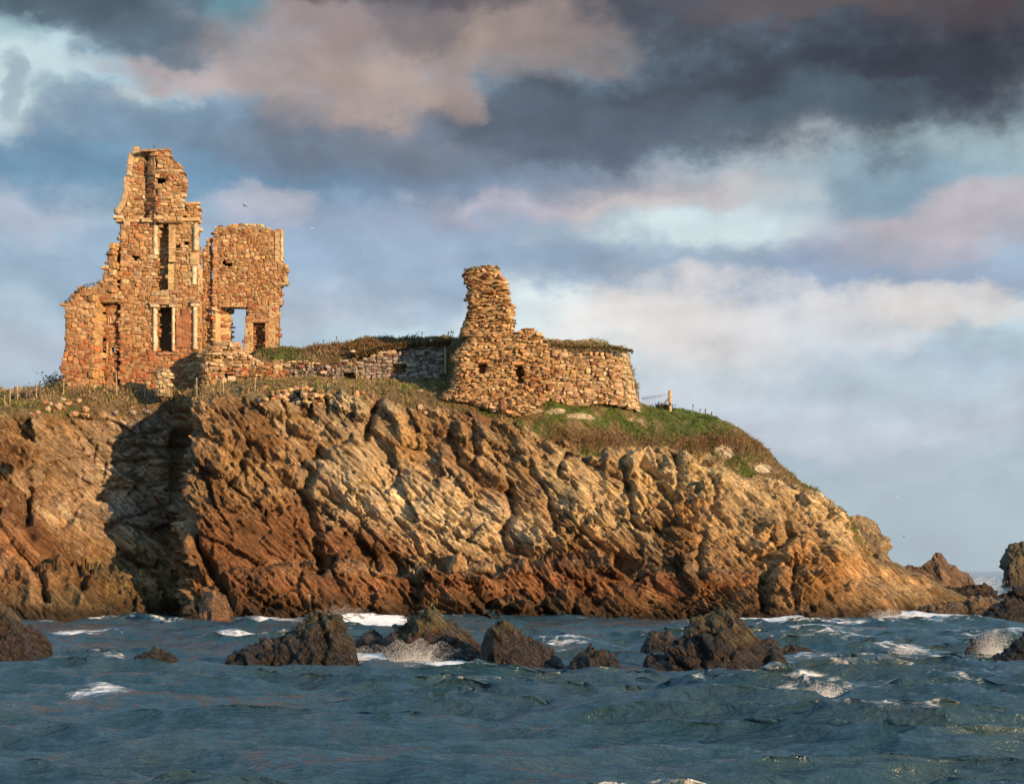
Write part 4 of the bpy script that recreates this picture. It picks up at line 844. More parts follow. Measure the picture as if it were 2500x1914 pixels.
# ---- collapsed wall before it
DYC[0] = 2.9
TF = Ruin('collapsed_wall', 'collapsed heap of pale rubble wall in front of the hall block window', 'ruin', base_of(560, 945, 152.7), 13)
pF = Plane(480, 149.6, 702, 150.2)
TF.wall(pF, [(487, 958), (486, 870), (492, 852), (500, 844), (530, 836), (556, 828), (578, 831), (594, 842), (602, 858), (622, 868), (640, 882), (690, 884), (698, 905), (696, 945), (640, 952)], palf=lambda x, y, r: 'red' if (y > 895 and r.random() < .35) else 'pale', ch=(.18, .38), wr=(.25, .7), e=3.2, proud=(.0, .22), thick=1.2, tilt=.10, rnd=(1.0, .8), rot=.08, holes=[rect(548, 905, 562, 950)])
pF2 = Plane(545, 150.5, 566, 150.5); TF.wall(pF2, rect(545, 895, 566, 955), pal='warm', thick=.3, ch=(.15, .3), wr=(.2, .4))
TF.block(pF, 568, 898, 618, 905, -.3, .16, REDC, 'lintel'); TF.block(pF, 498, 912, 542, 920, -.3, .10, REDC, 'lintel'); TF.block(pF, 556, 918, 574, 940, -.2, .1, PALE, 'dressed_block')
TF.finish(270)

# ---- stub of wall standing alone
TG = Ruin('wall_stub', 'short lichen-spotted stub of masonry standing alone before the tall tower', 'ruin', base_of(398, 965, 152.6), 14)
pGs = Plane(370, 149.4, 424, 149.4)
TG.wall(pGs, [(370, 905), (380, 902), (395, 900), (419, 902), (420, 968), (376, 968), (379, 930), (370, 912)], pal='lich', ch=(.16, .34), wr=(.25, .6), e=3, thick=.9, proud=(0, .1), tilt=.08, rnd=(.5, .35)); TG.finish(80)

# ---- grey retaining walls under the bank
DYC[0] = 1.7
TH = Ruin('retaining_wall', 'grey drystone retaining wall in shade under the grassy bank', 'wall', base_of(985, 925, 154.8), 15)
pHw = Plane(865, 153.0, 1102, 153.0)
TH.wall(pHw, [(872, 930), (872, 880), (890, 872), (905, 868), (915, 862), (925, 858), (940, 856), (972, 858), (985, 848), (1000, 846), (1032, 842), (1066, 840), (1102, 842), (1102, 935), (872, 935)], palf=lambda x, y, r: 'pale' if y < 872 - (x > 950) * 18 - (x > 990) * 8 and r.random() < .85 else 'grey', holes=[[(955, 890), (960, 886), (988, 888), (990, 910), (957, 911)]], ch=(.2, .36), wr=(.3, .72), e=3.8, thick=.35, corecol=(.13, .115, .10), proud=(.02, .14))
pHn = Plane(950, 153.45, 996, 153.45); TH.wall(pHn, rect(950, 882, 996, 914), pal='red', ch=(.2, .3), wr=(.4, .8), thick=.2, corecol=(.08, .05, .04))
for (x, y, a, b, c) in [(1035, 839, .16, .16, PALE), (1054, 836, .2, .2, PALE), (955, 861, .42, .17, (.44, .33, .22)), (928, 863, .22, .18, PALE), (862, 858, .18, .1, PALE)]:
    S, Z = pHw.loc(x, y); TH.stone(pHw, S, Z, a, b, .25, .3, c)
TH.finish(285)
TI = Ruin('low_field_wall', 'tumbled low stone wall with a dark square opening below the bank', 'wall', base_of(750, 910, 154.2), 16)
pIw = Plane(640, 152.3, 878, 152.6)
TI.wall(pIw, [(640, 925), (642, 884), (668, 880), (690, 876), (700, 884), (730, 880), (742, 878), (762, 872), (772, 880), (800, 888), (842, 878), (872, 872), (874, 930)], palf=lambda x, y, r: 'pale' if y < 893 else 'grey', holes=[rect(838, 909, 868, 935)], ch=(.14, .3), wr=(.2, .55), e=3, thick=.4, proud=(0, .2), tilt=.1, rot=.1, corecol=(.12, .09, .06))
TI.block(pIw, 820, 898, 872, 909, -.5, .12, (.16, .14, .11), 'lintel'); TI.block(pIw, 820, 909, 838, 930, -.4, .1, (.17, .14, .11), 'jamb')
TI.finish(280)

# ---- leaning stack of rubble
DYC[0] = -.2
TJ = Ruin('rubble_stack', 'leaning golden stack of rubble masonry rising from a broad broken base', 'ruin', base_of(1225, 985, 149.5), 17)
pJ1 = Plane(1080, 149.6, 1360, 149.2)
base = [(1066, 972), (1080, 955), (1096, 944), (1101, 920), (1104, 880), (1098, 868), (1112, 850), (1126, 842), (1140, 815), (1180, 800), (1230, 806), (1262, 812), (1272, 803), (1290, 798), (1314, 807), (1328, 821), (1343, 846), (1348, 900), (1350, 968), (1310, 994), (1285, 1010), (1258, 1020), (1225, 1016), (1180, 1000), (1140, 986), (1110, 980), (1085, 982)]
TJ.wall(pJ1, base, palf=lambda x, y, r: 'pale' if y > 965 and r.random() < .6 else ('red' if (x > 1270 and 915 < y < 960 and r.random() < .5) else 'gold'), holes=[rect(1169, 887, 1186, 909), [(1258, 892), (1276, 892), (1276, 932), (1262, 932)]], ch=(.12, .27), wr=(.22, .6), e=2.9, proud=(-.05, .18), thick=2.2, tilt=.10, joint=1.0, rnd=(1.1, .9, 'l'), rot=.12, split=.05, keep=True, corecol=(.36, .25, .13))
pJ2 = Plane(1100, 150.0, 1280, 149.8)
TJ.wall(pJ2, [(1118, 822), (1119, 800), (1128, 782), (1138, 768), (1139, 742), (1134, 722), (1136, 705), (1132, 690), (1128, 672), (1130, 655), (1150, 650), (1185, 646), (1212, 647), (1222, 662), (1232, 678), (1244, 700), (1248, 725), (1258, 752), (1256, 772), (1258, 790), (1254, 806), (1262, 822)], palf=lambda x, y, r: 'lich' if y < 662 and r.random() < .5 else ('gold' if r.random() < .75 else 'warm'), ch=(.11, .25), wr=(.2, .55), e=2.8, proud=(-.10, .24), thick=1.5, tilt=.12, joint=1.0, rnd=(.9, .8), rot=.14, split=.05, corecol=(.33, .23, .12))
TJ.block(pJ1, 1166, 879, 1192, 886, -.4, .22, (.42, .22, .10), 'lintel'); TJ.block(pJ1, 1250, 883, 1278, 891, -.4, .22, (.42, .22, .10), 'lintel')
for (x, y) in ((1177, 898), (1268, 912)):
    pq = Plane(x - 14, 150.4, x + 14, 150.4); TJ.wall(pq, rect(x - 14, y - 24, x + 14, y + 26), pal='red', ch=(.15, .25), wr=(.2, .4), thick=.2, core=True, corecol=(.1, .07, .05))
for (x, y, a, b, c) in [(1230, 990, .26, .42, (.19, .10, .06)), (1246, 985, .2, .36, (.3, .19, .11)), (1343, 945, .22, .26, (.18, .085, .05)), (1300, 936, .24, .14, (.18, .085, .05)), (1308, 895, .3, .14, (.2, .1, .06)), (1132, 950, .28, .18, (.22, .12, .07)), (1318, 953, .2, .17, (.18, .09, .055))]:
    S, Z = pJ1.loc(x, y); TJ.stone(pJ1, S, Z, a, b, .26, .3, c, 3)
TJ.finish(295)

# ---- round tower base
DYC[0] = 0.0
TK = Ruin('round_tower_base', 'broad rounded stub of pale rubble tower capped with turf', 'ruin', base_of(1450, 975, 150.5), 18)
pK = Plane(1340, 150.6, 1580, 151.2)
kp = [(1342, 978), (1342, 850), (1360, 846), (1384, 850), (1400, 862), (1420, 862), (1440, 856), (1475, 852), (1500, 852), (1541, 858), (1548, 885), (1556, 915), (1562, 945), (1568, 965), (1575, 1002), (1540, 998), (1490, 986), (1440, 990), (1400, 992)]
TK.wall(pK, kp, palf=lambda x, y, r: 'lich' if x > 1520 else ('pale' if r.random() < .8 else 'gold'), ch=(.16, .36), wr=(.22, .66), e=3.1, proud=(0, .15), thick=1.5, tilt=.09, rot=.08, rnd=(2.4, 2.2, 'r'), corecol=(.30, .22, .13))
for (x, y, a, b, c) in [(1440, 956, .5, .22, GOLD), (1385, 950, .3, .2, BRN), (1405, 965, .3, .2, (.34, .2, .12)), (1492, 915, .2, .17, (.17, .075, .05)), (1455, 908, .3, .12, (.2, .1, .06)), (1376, 868, .3, .2, PALE), (1378, 925, .22, .18, (.2, .15, .12))]:
    S, Z = pK.loc(x, y); TK.stone(pK, S, Z, a, b, .2, .3, c, 3.4)
TK.finish(295)
# ------------------------------------------------------------------ where the ground shows at a picture position
_r0 = int(np.searchsorted(rv, 0.8)); _r1 = int(np.searchsorted(rv, 9.6))
_hp = HEAD[_r0:_r1].reshape(-1, 3); _hx, _hy = proj(_hp)
def ground(x, y, tol=5):
    d = np.hypot(_hx - x, _hy - y); c = np.where(d < max(tol, d.min() + 1.5))[0]
    return _hp[c[np.argmin(_hp[c, 1])]]

# ------------------------------------------------------------------ sea rocks
M_SROCK = rock_material('sea_rock', 0.5, .32, .7)
def sea_rock(name, label, cat, prof, yb, seed, group=None, kf=1.0, tone=(.075, .052, .036), weed=0.0, weedc=(.20, .165, .05), scale=None, Y=None, steep=.75, rough=1.0, red=0.0, dip=45, res=1.0, wetz=.9, dry=(.17, .11, .06), dark=.38):
    prof = np.array(prof, float).reshape(-1, 2); Y = Y or F * HC / (yb - HY); m = F / Y
    L = (prof[-1, 0] - prof[0, 0]) / m
    nc_ = int(np.clip(L / 0.045, 36, 160) * res); nf = int(np.clip(nc_ * .42, 20, 62))
    xs = np.linspace(prof[0, 0], prof[-1, 0], nc_); zt = np.interp(xs, prof[:, 0], HC + (HY - prof[:, 1]) / m)
    zt = np.maximum(zt, 0.02); X = (xs - CX) / m
    zm = zt.max(); s_ = scale or max(0.35, zm * 0.45)
    df = kf * (0.35 * zm + 0.55 * zt)
    t = np.concatenate([np.linspace(-.18, 1, nf), np.linspace(1, 2.1, nf // 2)[1:]])
    ang = t * math.pi / 2
    rnd_ = .35                                             # mostly plane flanks meeting in a crest, a little rounded
    Zr = np.sign(t) * np.where(t <= 1, np.abs(np.minimum(t, 1)) ** (steep * 1.15), np.maximum(2 - t, -.2)); Zs = np.sign(np.sin(ang)) * np.abs(np.sin(ang)) ** steep
    Zr = Zr * (1 - rnd_) + Zs * rnd_; Yr = (t - 1) * (1 - rnd_) - np.cos(ang) * rnd_
    Pn = np.zeros((len(t), nc_, 3)); Pn[..., 0] = X; Pn[..., 1] = Y + df * 0.25 + Yr[:, None] * df; Pn[..., 2] = np.where(Zr[:, None] < 0, Zr[:, None] * 1.2, Zr[:, None] * zt)
    dU_ = np.gradient(Pn, axis=1); dV_ = np.gradient(Pn, axis=0); N_ = np.cross(dU_, dV_); N_ /= np.linalg.norm(N_, axis=-1, keepdims=True) + 1e-9
    q_ = Pn.reshape(-1, 3); n_ = N_.reshape(-1, 3)
    a1, ra = crag(q_, s_ * 1.2, seed, dip, 1.7, .2, .3, 2.8); a2, rb = crag(q_, s_ * .5, seed + 3, dip + 10, 1.8, .2, .25, 3.2); a3, rc = crag(q_, s_ * .2, seed + 6, dip - 8, 1.6, .2, .15, 3.0)
    dd = rough * s_ * (.24 * a1 + .13 * a2 + .05 * a3 + .06 * fbm(q_ / s_, 4, seed + 9) + .06 * layered(q_, dip + 5, s_ * .5, seed + 12, s_ * .4))
    edge_ = np.minimum(np.minimum(np.arange(nc_), np.arange(nc_)[::-1]) / 6.0, 1)
    q_ = q_ + n_ * (dd * np.tile(edge_, len(t)))[:, None]
    nz1 = fbm(q_ * (1.2 / s_), 4, seed + 21); nz2 = fbm(q_ * (4 / s_), 3, seed + 31)
    Cc = np.tile(np.array(tone), (len(q_), 1)); hh = q_[:, 2]
    Cc = mixc(Cc, dry, sstep(0.35, .9, hh / max(zm, .3) + .35 * nz1) * .8)
    if red: Cc = mixc(Cc, (.15, .055, .03), sstep(.1, .5, nz1 + .2) * red)
    if weed: Cc = mixc(Cc, weedc, sstep(.45, .95, hh / zm + .45 * nz1 + .2 * nz2) * weed)
    Cc = Cc * dark * (1 + .5 * (ra[:, 1:2] - .5) + .5 * (rb[:, 2:3] - .5))
    Cc = mixc(Cc, (.018, .014, .012), sstep(wetz, .1, hh + .25 * nz1 * s_) * .85)
    org = np.array([X.mean(), Y, 0.0])
    o = mesh_obj(name, q_ - org, grid_faces(len(t), nc_), M_SROCK, cols=np.clip(Cc, .008, 1)); o.location = org
    return tag(o, label, cat, group)
for i, (pf, yb, lab, kw) in enumerate(SR): sea_rock('sea_rock', lab, 'rock', pf, yb, 300 + 40 * i, **kw)
# rocks and stacks off the end of the headland
sea_rock('rock_crag', 'pale craggy cliff shoulder rising behind the end of the headland', 'crag', (2030,1262, 2060,1253, 2100,1255, 2118,1262, 2130,1270, 2146,1278, 2149,1300, 2158,1316, 2170,1340, 2173,1364, 2192,1376, 2240,1398, 2300,1442), None, 1301, Y=161, tone=(.30,.21,.12), dry=(.40,.30,.18), scale=1.6, kf=.35, dip=30, dark=1, weed=.35, weedc=(.12,.10,.04), steep=.5)
sea_rock('tidal_ledge', 'flat wet ledges running out from the headland foot', 'rock ledge', (2200,1508, 2280,1477, 2330,1464, 2365,1459, 2410,1456, 2450,1464, 2500,1478), None, 1341, Y=152, tone=(.13,.085,.055), dry=(.24,.17,.10), scale=1.0, dip=8, kf=.9, dark=1)
sea_rock('sea_rock', 'brown knobbed pyramid of rock beyond the headland tip', 'rock', (2190,1392, 2215,1382, 2255,1378, 2275,1363, 2283,1352, 2290,1350, 2300,1352, 2315,1378, 2330,1385, 2345,1395, 2375,1408, 2387,1425, 2405,1470), None, 1381, Y=196, tone=(.14,.085,.05), dry=(.19,.12,.07), scale=1.8, kf=.4, wetz=2.2, rough=.55, dark=1)
sea_rock('sea_rock', 'dark wet ledge of rock in front of the brown pyramid rock', 'rock', (2270,1450, 2300,1432, 2330,1434, 2362,1426, 2400,1424, 2422,1433, 2442,1452, 2456,1484), None, 1421, Y=180, tone=(.05,.036,.03), dry=(.10,.06,.035), scale=1.2, kf=.4)
sea_rock('sea_rock', 'low black rock between the wet ledge and the far sea stack', 'rock', (2410,1476, 2432,1452, 2462,1444, 2482,1435, 2520,1430, 2570,1476), None, 1461, Y=200, tone=(.035,.028,.025), dry=(.07,.045,.03), scale=1.2, kf=.4)
sea_rock('sea_stack', 'distant upright sea stack with a weedy brown top', 'sea stack', (2443,1436, 2451,1412, 2455,1366, 2457,1342, 2478,1326, 2500,1321, 2545,1322, 2590,1340, 2610,1436), 1434, 1501, tone=(.09,.07,.045), dry=(.15,.11,.055), weed=.6, weedc=(.13,.10,.035), scale=3.0, kf=.5, steep=.35, wetz=3.0, dark=1)

# ------------------------------------------------------------------ loose stones on the turf and at the cliff top
LS = [(95,1003,8,7,'pale'), (75,1005,6,5,'pale'), (82,1011,7,6,'pale'), (122,996,8,9,'pale'), (148,994,9,9,'pale'), (135,1000,5,4,'pale'), (127,983,7,5,'pale'), (157,972,8,5,'pale'), (174,978,6,4,'pale'), (168,987,10,5,'pale'), (193,974,8,6,'pale'), (212,996,11,8,'gold'), (181,1010,14,8,'red'), (203,1010,9,5,'red'), (73,988,3,3,'pale'), (136,985,3,3,'pale'), (322,990,4,3,'pale'), (110,980,8,4,'warm'), (220,1013,4,5,'pale'), (360,1002,9,6,'grey'), (330,1008,10,7,'grey'), (285,1005,8,6,'grey'), (1775,1092,6,5,'pale'), (1768,1100,7,5,'pale'), (1762,1084,4,3,'pale'), (745,938,5,5,'pale'), (1024,952,10,6,'pale'), (1060,945,5,3,'pale'), (872,960,8,9,'gold'), (886,956,9,4,'gold'), (1022,992,7,8,'pale'), (1040,1005,6,5,'pale')]
rs = random.Random(44)
def boulder(name, loc, a, b, c, colr, seed, parent=None, org=None):
    "rough angular stone"
    r = random.Random(seed); V, Fc = [], []; m, n_ = 4, 7
    for i in range(m + 1):
        t = math.pi * i / m
        for k in range(n_ if 0 < i < m else 1):
            f = 6.2832 * (k + .4 * r.random()) / n_; rr = .8 + .35 * r.random()
            V.append((a * rr * math.sin(t) * math.cos(f), b * rr * math.sin(t) * math.sin(f), c * rr * math.cos(t)))
    ix = [[0]] + [[1 + (i * n_) + k for k in range(n_)] for i in range(m - 1)] + [[1 + (m - 1) * n_]]
    for k in range(n_):
        k2 = (k + 1) % n_
        Fc.append((ix[0][0], ix[1][k], ix[1][k2])); Fc.append((ix[m][0], ix[m - 1][k2], ix[m - 1][k]))
        for i in range(1, m - 1): Fc.append((ix[i][k], ix[i + 1][k], ix[i + 1][k2], ix[i][k2]))
    V = np.array(V)
    if parent is not None: V = V + np.array(loc) - np.array(org)
    o = mesh_obj(name, V, Fc, M_STONE, parent, False, np.tile(colr, (len(V), 1)))
    if parent is None: o.location = loc
    return o
for i, (x, y, a, b, pal) in enumerate(LS):
    g_ = ground(x, y); k = g_[1] / F
    o = boulder('loose_stone', (g_[0], g_[1] - .02, g_[2]), a * k, a * k, b * k, pick(pal, rs), 900 + i)
    where = 'scattered on the turf below the wire fence' if x < 330 else 'in the patch of bare ground high on the right-hand slope' if x > 1700 else 'on the turf between the cliff edge and the grey walls'
    size = 'large rounded ' if a * b >= 70 else 'flat ' if a >= 1.5 * b else 'tiny ' if a * b < 20 else 'mid-sized '
    lab = {'pale': size + 'pale loose stone ' + where, 'gold': ('block-shaped' if x < 300 else 'upright' if b > a else 'flat') + ' golden stone ' + where, 'red': ('large' if a > 10 else 'small') + ' flat red-brown stone lying at the turf edge', 'grey': 'grey stone in shade at the turf edge above the dark recess', 'warm': 'brown loose stone lying in the cliff-top grass'}[pal]
    tag(o, lab, 'stone', 'loose stones on the headland top')
# patch of old drystone footing at the cliff edge
ft = empty('wall_footing', tuple(ground(720, 975))); tag(ft, 'patch of tumbled footing stones at the cliff edge below the collapsed wall', 'rubble')
for i in range(70):
    x = rs.uniform(632, 806); y = rs.uniform(943, 985) if x < 770 else rs.uniform(958, 985)
    if x < 660: y = rs.uniform(938, 988)
    g_ = ground(x, y); a = rs.uniform(3, 8) * g_[1] / F
    boulder('stone', (g_[0], g_[1] - .1, g_[2]), a * 1.2, a, a * .75, pick(rs.choice(['pale', 'pale', 'gold', 'warm']), rs), 2000 + i, ft, ft.location)

# ------------------------------------------------------------------ fences
M_WOOD = col_mat('weathered_fence_wood', 0.85, 0.2, (.6, 1.3), 6, .4, 30, .02)
mw, tw_, bw_ = new_mat('fence_wire'); bw_.inputs['Base Color'].default_value = (.16, .15, .14, 1); bw_.inputs['Metallic'].default_value = .7; bw_.inputs['Roughness'].default_value = .5
def tube(path, r0, r1=None, n=8):
    path = [np.array(q, float) for q in path]; V, Fc = [], []; r1 = r1 or r0
    for i, q in enumerate(path):
        d = path[min(i + 1, len(path) - 1)] - path[max(i - 1, 0)]; d /= np.linalg.norm(d) + 1e-9
        a = np.cross(d, (0, 1, 0) if abs(d[1]) < .9 else (1, 0, 0)); a /= np.linalg.norm(a); b = np.cross(d, a); rr = r0 + (r1 - r0) * i / (len(path) - 1)
        for k in range(n): V.append(q + rr * (a * math.cos(6.2832 * k / n) + b * math.sin(6.2832 * k / n)))
    for i in range(len(path) - 1):
        for k in range(n): Fc.append((i * n + k, i * n + (k + 1) % n, (i + 1) * n + (k + 1) % n, (i + 1) * n + k))
    Fc += [tuple(range(n))[::-1], tuple(len(V) - n + k for k in range(n))]
    return np.array(V), Fc
def fence(name, label, posts, sag=.05, wires=(.45, .8, 1.05), rad=.045):
    pts = []
    for (x, yt, yb, lean, cl) in posts:
        g_ = ground(x, yb); top = P(x + lean, yt, g_[1] - .25); bot = P(x, yb + 8, g_[1] - .25); pts.append((bot, top, cl))
    o = empty(name, tuple(pts[0][0])); tag(o, label, 'fence'); org = np.array(o.location)
    for (b, t_, cl) in pts:
        v, f = tube([b, b * .97 + t_ * .03, (b + t_) / 2 + np.array([rs.uniform(-.015, .015), 0, 0]), t_ * .985 + b * .015, t_], rad, rad * .9); 
        mesh_obj('post', v - org, f, M_WOOD, o, False, np.tile(cl, (len(v), 1)))
    for h in wires:
        for (b, t_, _), (b2, t2, _) in zip(pts[:-1], pts[1:]):
            A_, B_ = b + (t_ - b) * h, b2 + (t2 - b2) * h
            v, f = tube([A_ + (B_ - A_) * k / 4 - np.array([0, 0, sag * math.sin(math.pi * k / 4)]) for k in range(5)], .008, n=4)
            mesh_obj('wire', v - org, f, mw, o)
    return o
PALE_WOOD, DRK = (.36, .27, .17), (.10, .085, .07)  # wood tones: pale for the thin posts, dark for the stout ones
fence('wire_fence', 'wire fence of thin pale posts along the turf in front of the tall tower', [(12, 965, 982, -1, PALE_WOOD), (24, 946, 978, 0, PALE_WOOD), (43, 940, 968, 0, PALE_WOOD), (89, 935, 964, 0, PALE_WOOD), (155, 927, 953, 1, PALE_WOOD), (222, 920, 946, 0, PALE_WOOD), (285, 905, 958, -2, PALE_WOOD), (354, 927, 962, 0, PALE_WOOD), (419, 930, 966, -1, PALE_WOOD), (481, 922, 966, -1, PALE_WOOD), (546, 923, 955, -1, PALE_WOOD), (622, 925, 948, 2, PALE_WOOD)], wires=(.5, .85))
fence('wire_fence', 'dark older fence of stout posts running up to the bramble', [(37, 944, 968, 0, DRK), (64, 951, 966, 0, DRK), (72, 949, 964, 0, DRK), (97, 940, 960, 0, DRK)], wires=(.4, .8), rad=.09)
# braced strainer post beyond the round tower
gp = ground(1637, 1001); ox = empty('strainer_post', tuple(gp)); tag(ox, 'stout braced fence post with sagging wires beside the round tower base', 'fence post'); org = np.array(ox.location)
Yp = gp[1] + .1
def wd(name, pa, pb, r0, cl, r1=None):
    v, f = tube([P(*pa), P(*pa) * .97 + P(*pb) * .03, P(*pa) * .03 + P(*pb) * .97, P(*pb)], r0, r1); return mesh_obj(name, v - org, f, M_WOOD, ox, False, np.tile(cl, (len(v), 1)))
wd('post', (1636, 1008, Yp), (1636, 953, Yp), .14, (.40, .31, .21), .13); wd('brace', (1606, 1000, Yp + .2), (1632, 974, Yp), .06, (.26, .16, .11)); wd('stake', (1560, 985, Yp - 1), (1559, 955, Yp - 1), .05, (.22, .15, .1))
for ya, yb in ((972, 960), (975, 964)):
    v, f = tube([P(1566, ya, Yp + .4), P(1600, (ya + yb) / 2 + .6, Yp + .2), P(1632, yb, Yp)], .016, n=5); mesh_obj('wire', v - org, f, mw, ox)
for k in range(9):
    x = 1572 + k * 7; v, f = tube([P(x, 972 - k * 1.0, Yp + .3), P(x, 992 - k * .2, Yp + .3)], .006, n=4); mesh_obj('mesh_wire', v - org, f, mw, ox)
# the leaning stakes by the retaining wall
for (xa, ya, xb, yb, lab, r_) in [(871, 926, 869, 908, 'short pale stake upright in the grass by the dark opening', .05), (1022, 924, 1009, 892, 'thin pale stake leaning against the grey retaining wall', .045), (1088, 912, 1087, 848, 'thick upright timber post at the end of the grey wall', .11), (1062, 924, 1082, 898, 'thin grey stake leaning right against the grey wall', .03)]:
    a, b = P(xa, ya, 153.9), P(xb, yb, 154.1); v, f = tube([a, a * .97 + b * .03, (a + b) / 2 + np.array([.01, 0, 0]), b], r_, r_ * .9)
    o = mesh_obj('wooden_stake', v - a, f, M_WOOD, None, False, np.tile((.30, .22, .14), (len(v), 1))); o.location = a; tag(o, lab, 'stake')

# ------------------------------------------------------------------ grass
def blade_mat():
    m, t, b = new_mat('grass_blades'); at = t.n('ShaderNodeAttribute', attribute_name='col')
    t.put(b.inputs['Base Color'], at.outputs['Color']); b.inputs['Roughness'].default_value = .8; b.inputs['Specular IOR Level'].default_value = .15
    return m
M_GRASS = blade_mat()
gr = np.random.default_rng(3)
def blades(name, base, nrm_, length, colr, label, width=.03, lean=(.25, -.1), spread=.5, kind='stuff'):
    n = len(base)
    dv = nrm_ * .55 + np.array([lean[0], lean[1], .75]) + gr.normal(0, spread, (n, 3)) * np.array([1, 1, .5]); dv /= np.linalg.norm(dv, axis=1, keepdims=True)
    side = np.cross(dv, gr.normal(0, 1, (n, 3))); side /= np.linalg.norm(side, axis=1, keepdims=True) + 1e-9
    L = length[:, None]; w_ = width * (.6 + .8 * gr.random((n, 1)))
    bend = np.stack([gr.normal(.12, .2, n), gr.normal(-.03, .2, n), -gr.random(n) * .35], -1)
    m1 = base + dv * L * .55; tip = base + dv * L + bend * L
    V = np.stack([base - side * w_ - dv * .05, base + side * w_ - dv * .05, m1 + side * w_ * .7, m1 - side * w_ * .7, tip], 1).reshape(-1, 3)
    i = np.arange(n)[:, None] * 5
    Fq = np.concatenate([i + np.array([[0, 1, 2]]), i + np.array([[0, 2, 3]]), i + np.array([[3, 2, 4]])])
    o = mesh_obj(name, V, Fq, M_GRASS, None, False, np.repeat(colr, 5, 0)); return tag(o, label, None, None, kind)
sub = HEAD; dA = np.linalg.norm(np.cross(sub[1:, :-1] - sub[:-1, :-1], sub[:-1, 1:] - sub[:-1, :-1]), axis=-1)
cpx, cpy = proj(sub[:-1, :-1]); rvc = np.repeat(rv[:-1, None], nc - 1, 1)
wgt_ = dA * np.clip(GM[:-1, :-1] * 1.4 - .35, 0, 1) * (rvc > 4.6) * (rvc < 9.9) * (cpx > -60) * (cpx < 2120)
wgt_ = wgt_ * np.where(rvc > 9.2, .5, 1.0)
wgt_ = wgt_ * (1 - np.clip(blob(1415, 1024, 34, 9) + blob(1355, 1012, 26, 7) + blob(1290, 1008, 40, 7) + blob(1768, 1103, 17, 16) + blob(1860, 1142, 20, 12), 0, 1).reshape(nr, nc)[:-1, :-1])
pr = (wgt_ / wgt_.sum()).ravel(); NB = 110000
ids = gr.choice(pr.size, NB, p=pr); ri, ci = np.divmod(ids, nc - 1)
fu, fv = gr.random((NB, 1)), gr.random((NB, 1))
bp_ = sub[ri, ci] * (1 - fu) * (1 - fv) + sub[ri, ci + 1] * fu * (1 - fv) + sub[ri + 1, ci] * (1 - fu) * fv + sub[ri + 1, ci + 1] * fu * fv
clump = fbm(bp_ * 1.3, 3, 401); clump2 = fbm(bp_ * .5, 3, 411); bx, by = proj(bp_)
tall = np.clip(np.exp(-((by - 955) / 18) ** 2) * (bx < 560) + np.exp(-((bx - 860) / 200) ** 2 - ((by - 850) / 25) ** 2) + .7 * np.exp(-((bx - 1750) / 150) ** 2 - ((by - 1085) / 28) ** 2) + .5 * np.exp(-((bx - 1420) / 150) ** 2 - ((by - 1080) / 20) ** 2), 0, 1)
short = np.clip(np.exp(-((bx - 1490) / 190) ** 2 - ((by - 1003) / 34) ** 2) + .7 * np.exp(-((bx - 1690) / 110) ** 2 - ((by - 1045) / 26) ** 2) + np.exp(-((bx - 672) / 45) ** 2 - ((by - 856) / 20) ** 2), 0, 1)
Lb = (.09 + .42 * np.clip(clump + .35, 0, 1) ** 2 + .34 * tall * gr.random(NB)) * (1 - .55 * short) * (.6 + .8 * gr.random(NB))
bc = CT[ri, ci] * 1.35
straw = np.array([.38, .28, .165]); green = np.array([.08, .13, .028]); rust = np.array([.13, .065, .032])
ws = (sstep(-.1, .5, clump2 + .7 * tall * (bx < 700)) * gr.random(NB) * (1 - short * .8))[:, None]; bc = bc * (1 - ws) + straw * ws
wg = (sstep(.0, .5, clump - .2 * clump2 + .9 * short) * .8 * gr.random(NB))[:, None]; bc = bc * (1 - wg) + green * wg
wr2 = (tall * (bx > 700) * gr.random(NB) * .7)[:, None]; bc = bc * (1 - wr2) + rust * 1.5 * wr2
bc = bc * (.65 + .7 * gr.random((NB, 1)))
bn = Nn[ri, ci]
blades('grass', bp_, bn, Lb, np.clip(bc, .01, .6), 'dry straw and green grass covering the headland top')
# tufts growing on wall heads and turf caps
def fringe(x0, x1, ytab, Y, n, lo, hi, cols_, label):
    x = gr.uniform(x0, x1, n); y = np.interp(x, [q[0] for q in ytab], [q[1] for q in ytab]) + gr.normal(0, 2.0, n); b = Pv(x, y, Y + gr.uniform(-.3, .6, n))
    cc_ = np.array(cols_)[gr.integers(0, len(cols_), n)] * (.6 + .8 * gr.random((n, 1)))
    blades('grass_fringe', b, np.tile([0, -.5, .3], (n, 1)), gr.uniform(lo, hi, n), cc_, label, .028, (.1, -.25), .5)
fringe(868, 1105, [(868, 870), (905, 862), (940, 852), (985, 846), (1105, 838)], 154.6, 3500, .25, .6, [(.13, .085, .04), (.2, .14, .07), (.09, .055, .03)], 'brown grass hanging over the grey retaining wall')
fringe(1345, 1545, [(1345, 842), (1400, 848), (1440, 848), (1500, 850), (1545, 858)], 150.5, 1600, .08, .2, [(.08, .08, .025), (.16, .12, .06), (.10, .07, .03)], 'turf edge hanging over the round tower base')
fringe(157, 246, [(157, 738), (186, 716), (200, 702), (246, 688)], 154.6, 160, .08, .2, [(.12, .10, .05)], 'sparse grass on the stepped edge of the tall tower')
fringe(1132, 1216, [(1132, 659), (1185, 652), (1212, 654)], 149.7, 140, .06, .14, [(.10, .10, .04)], 'sparse grass on the head of the leaning stack')
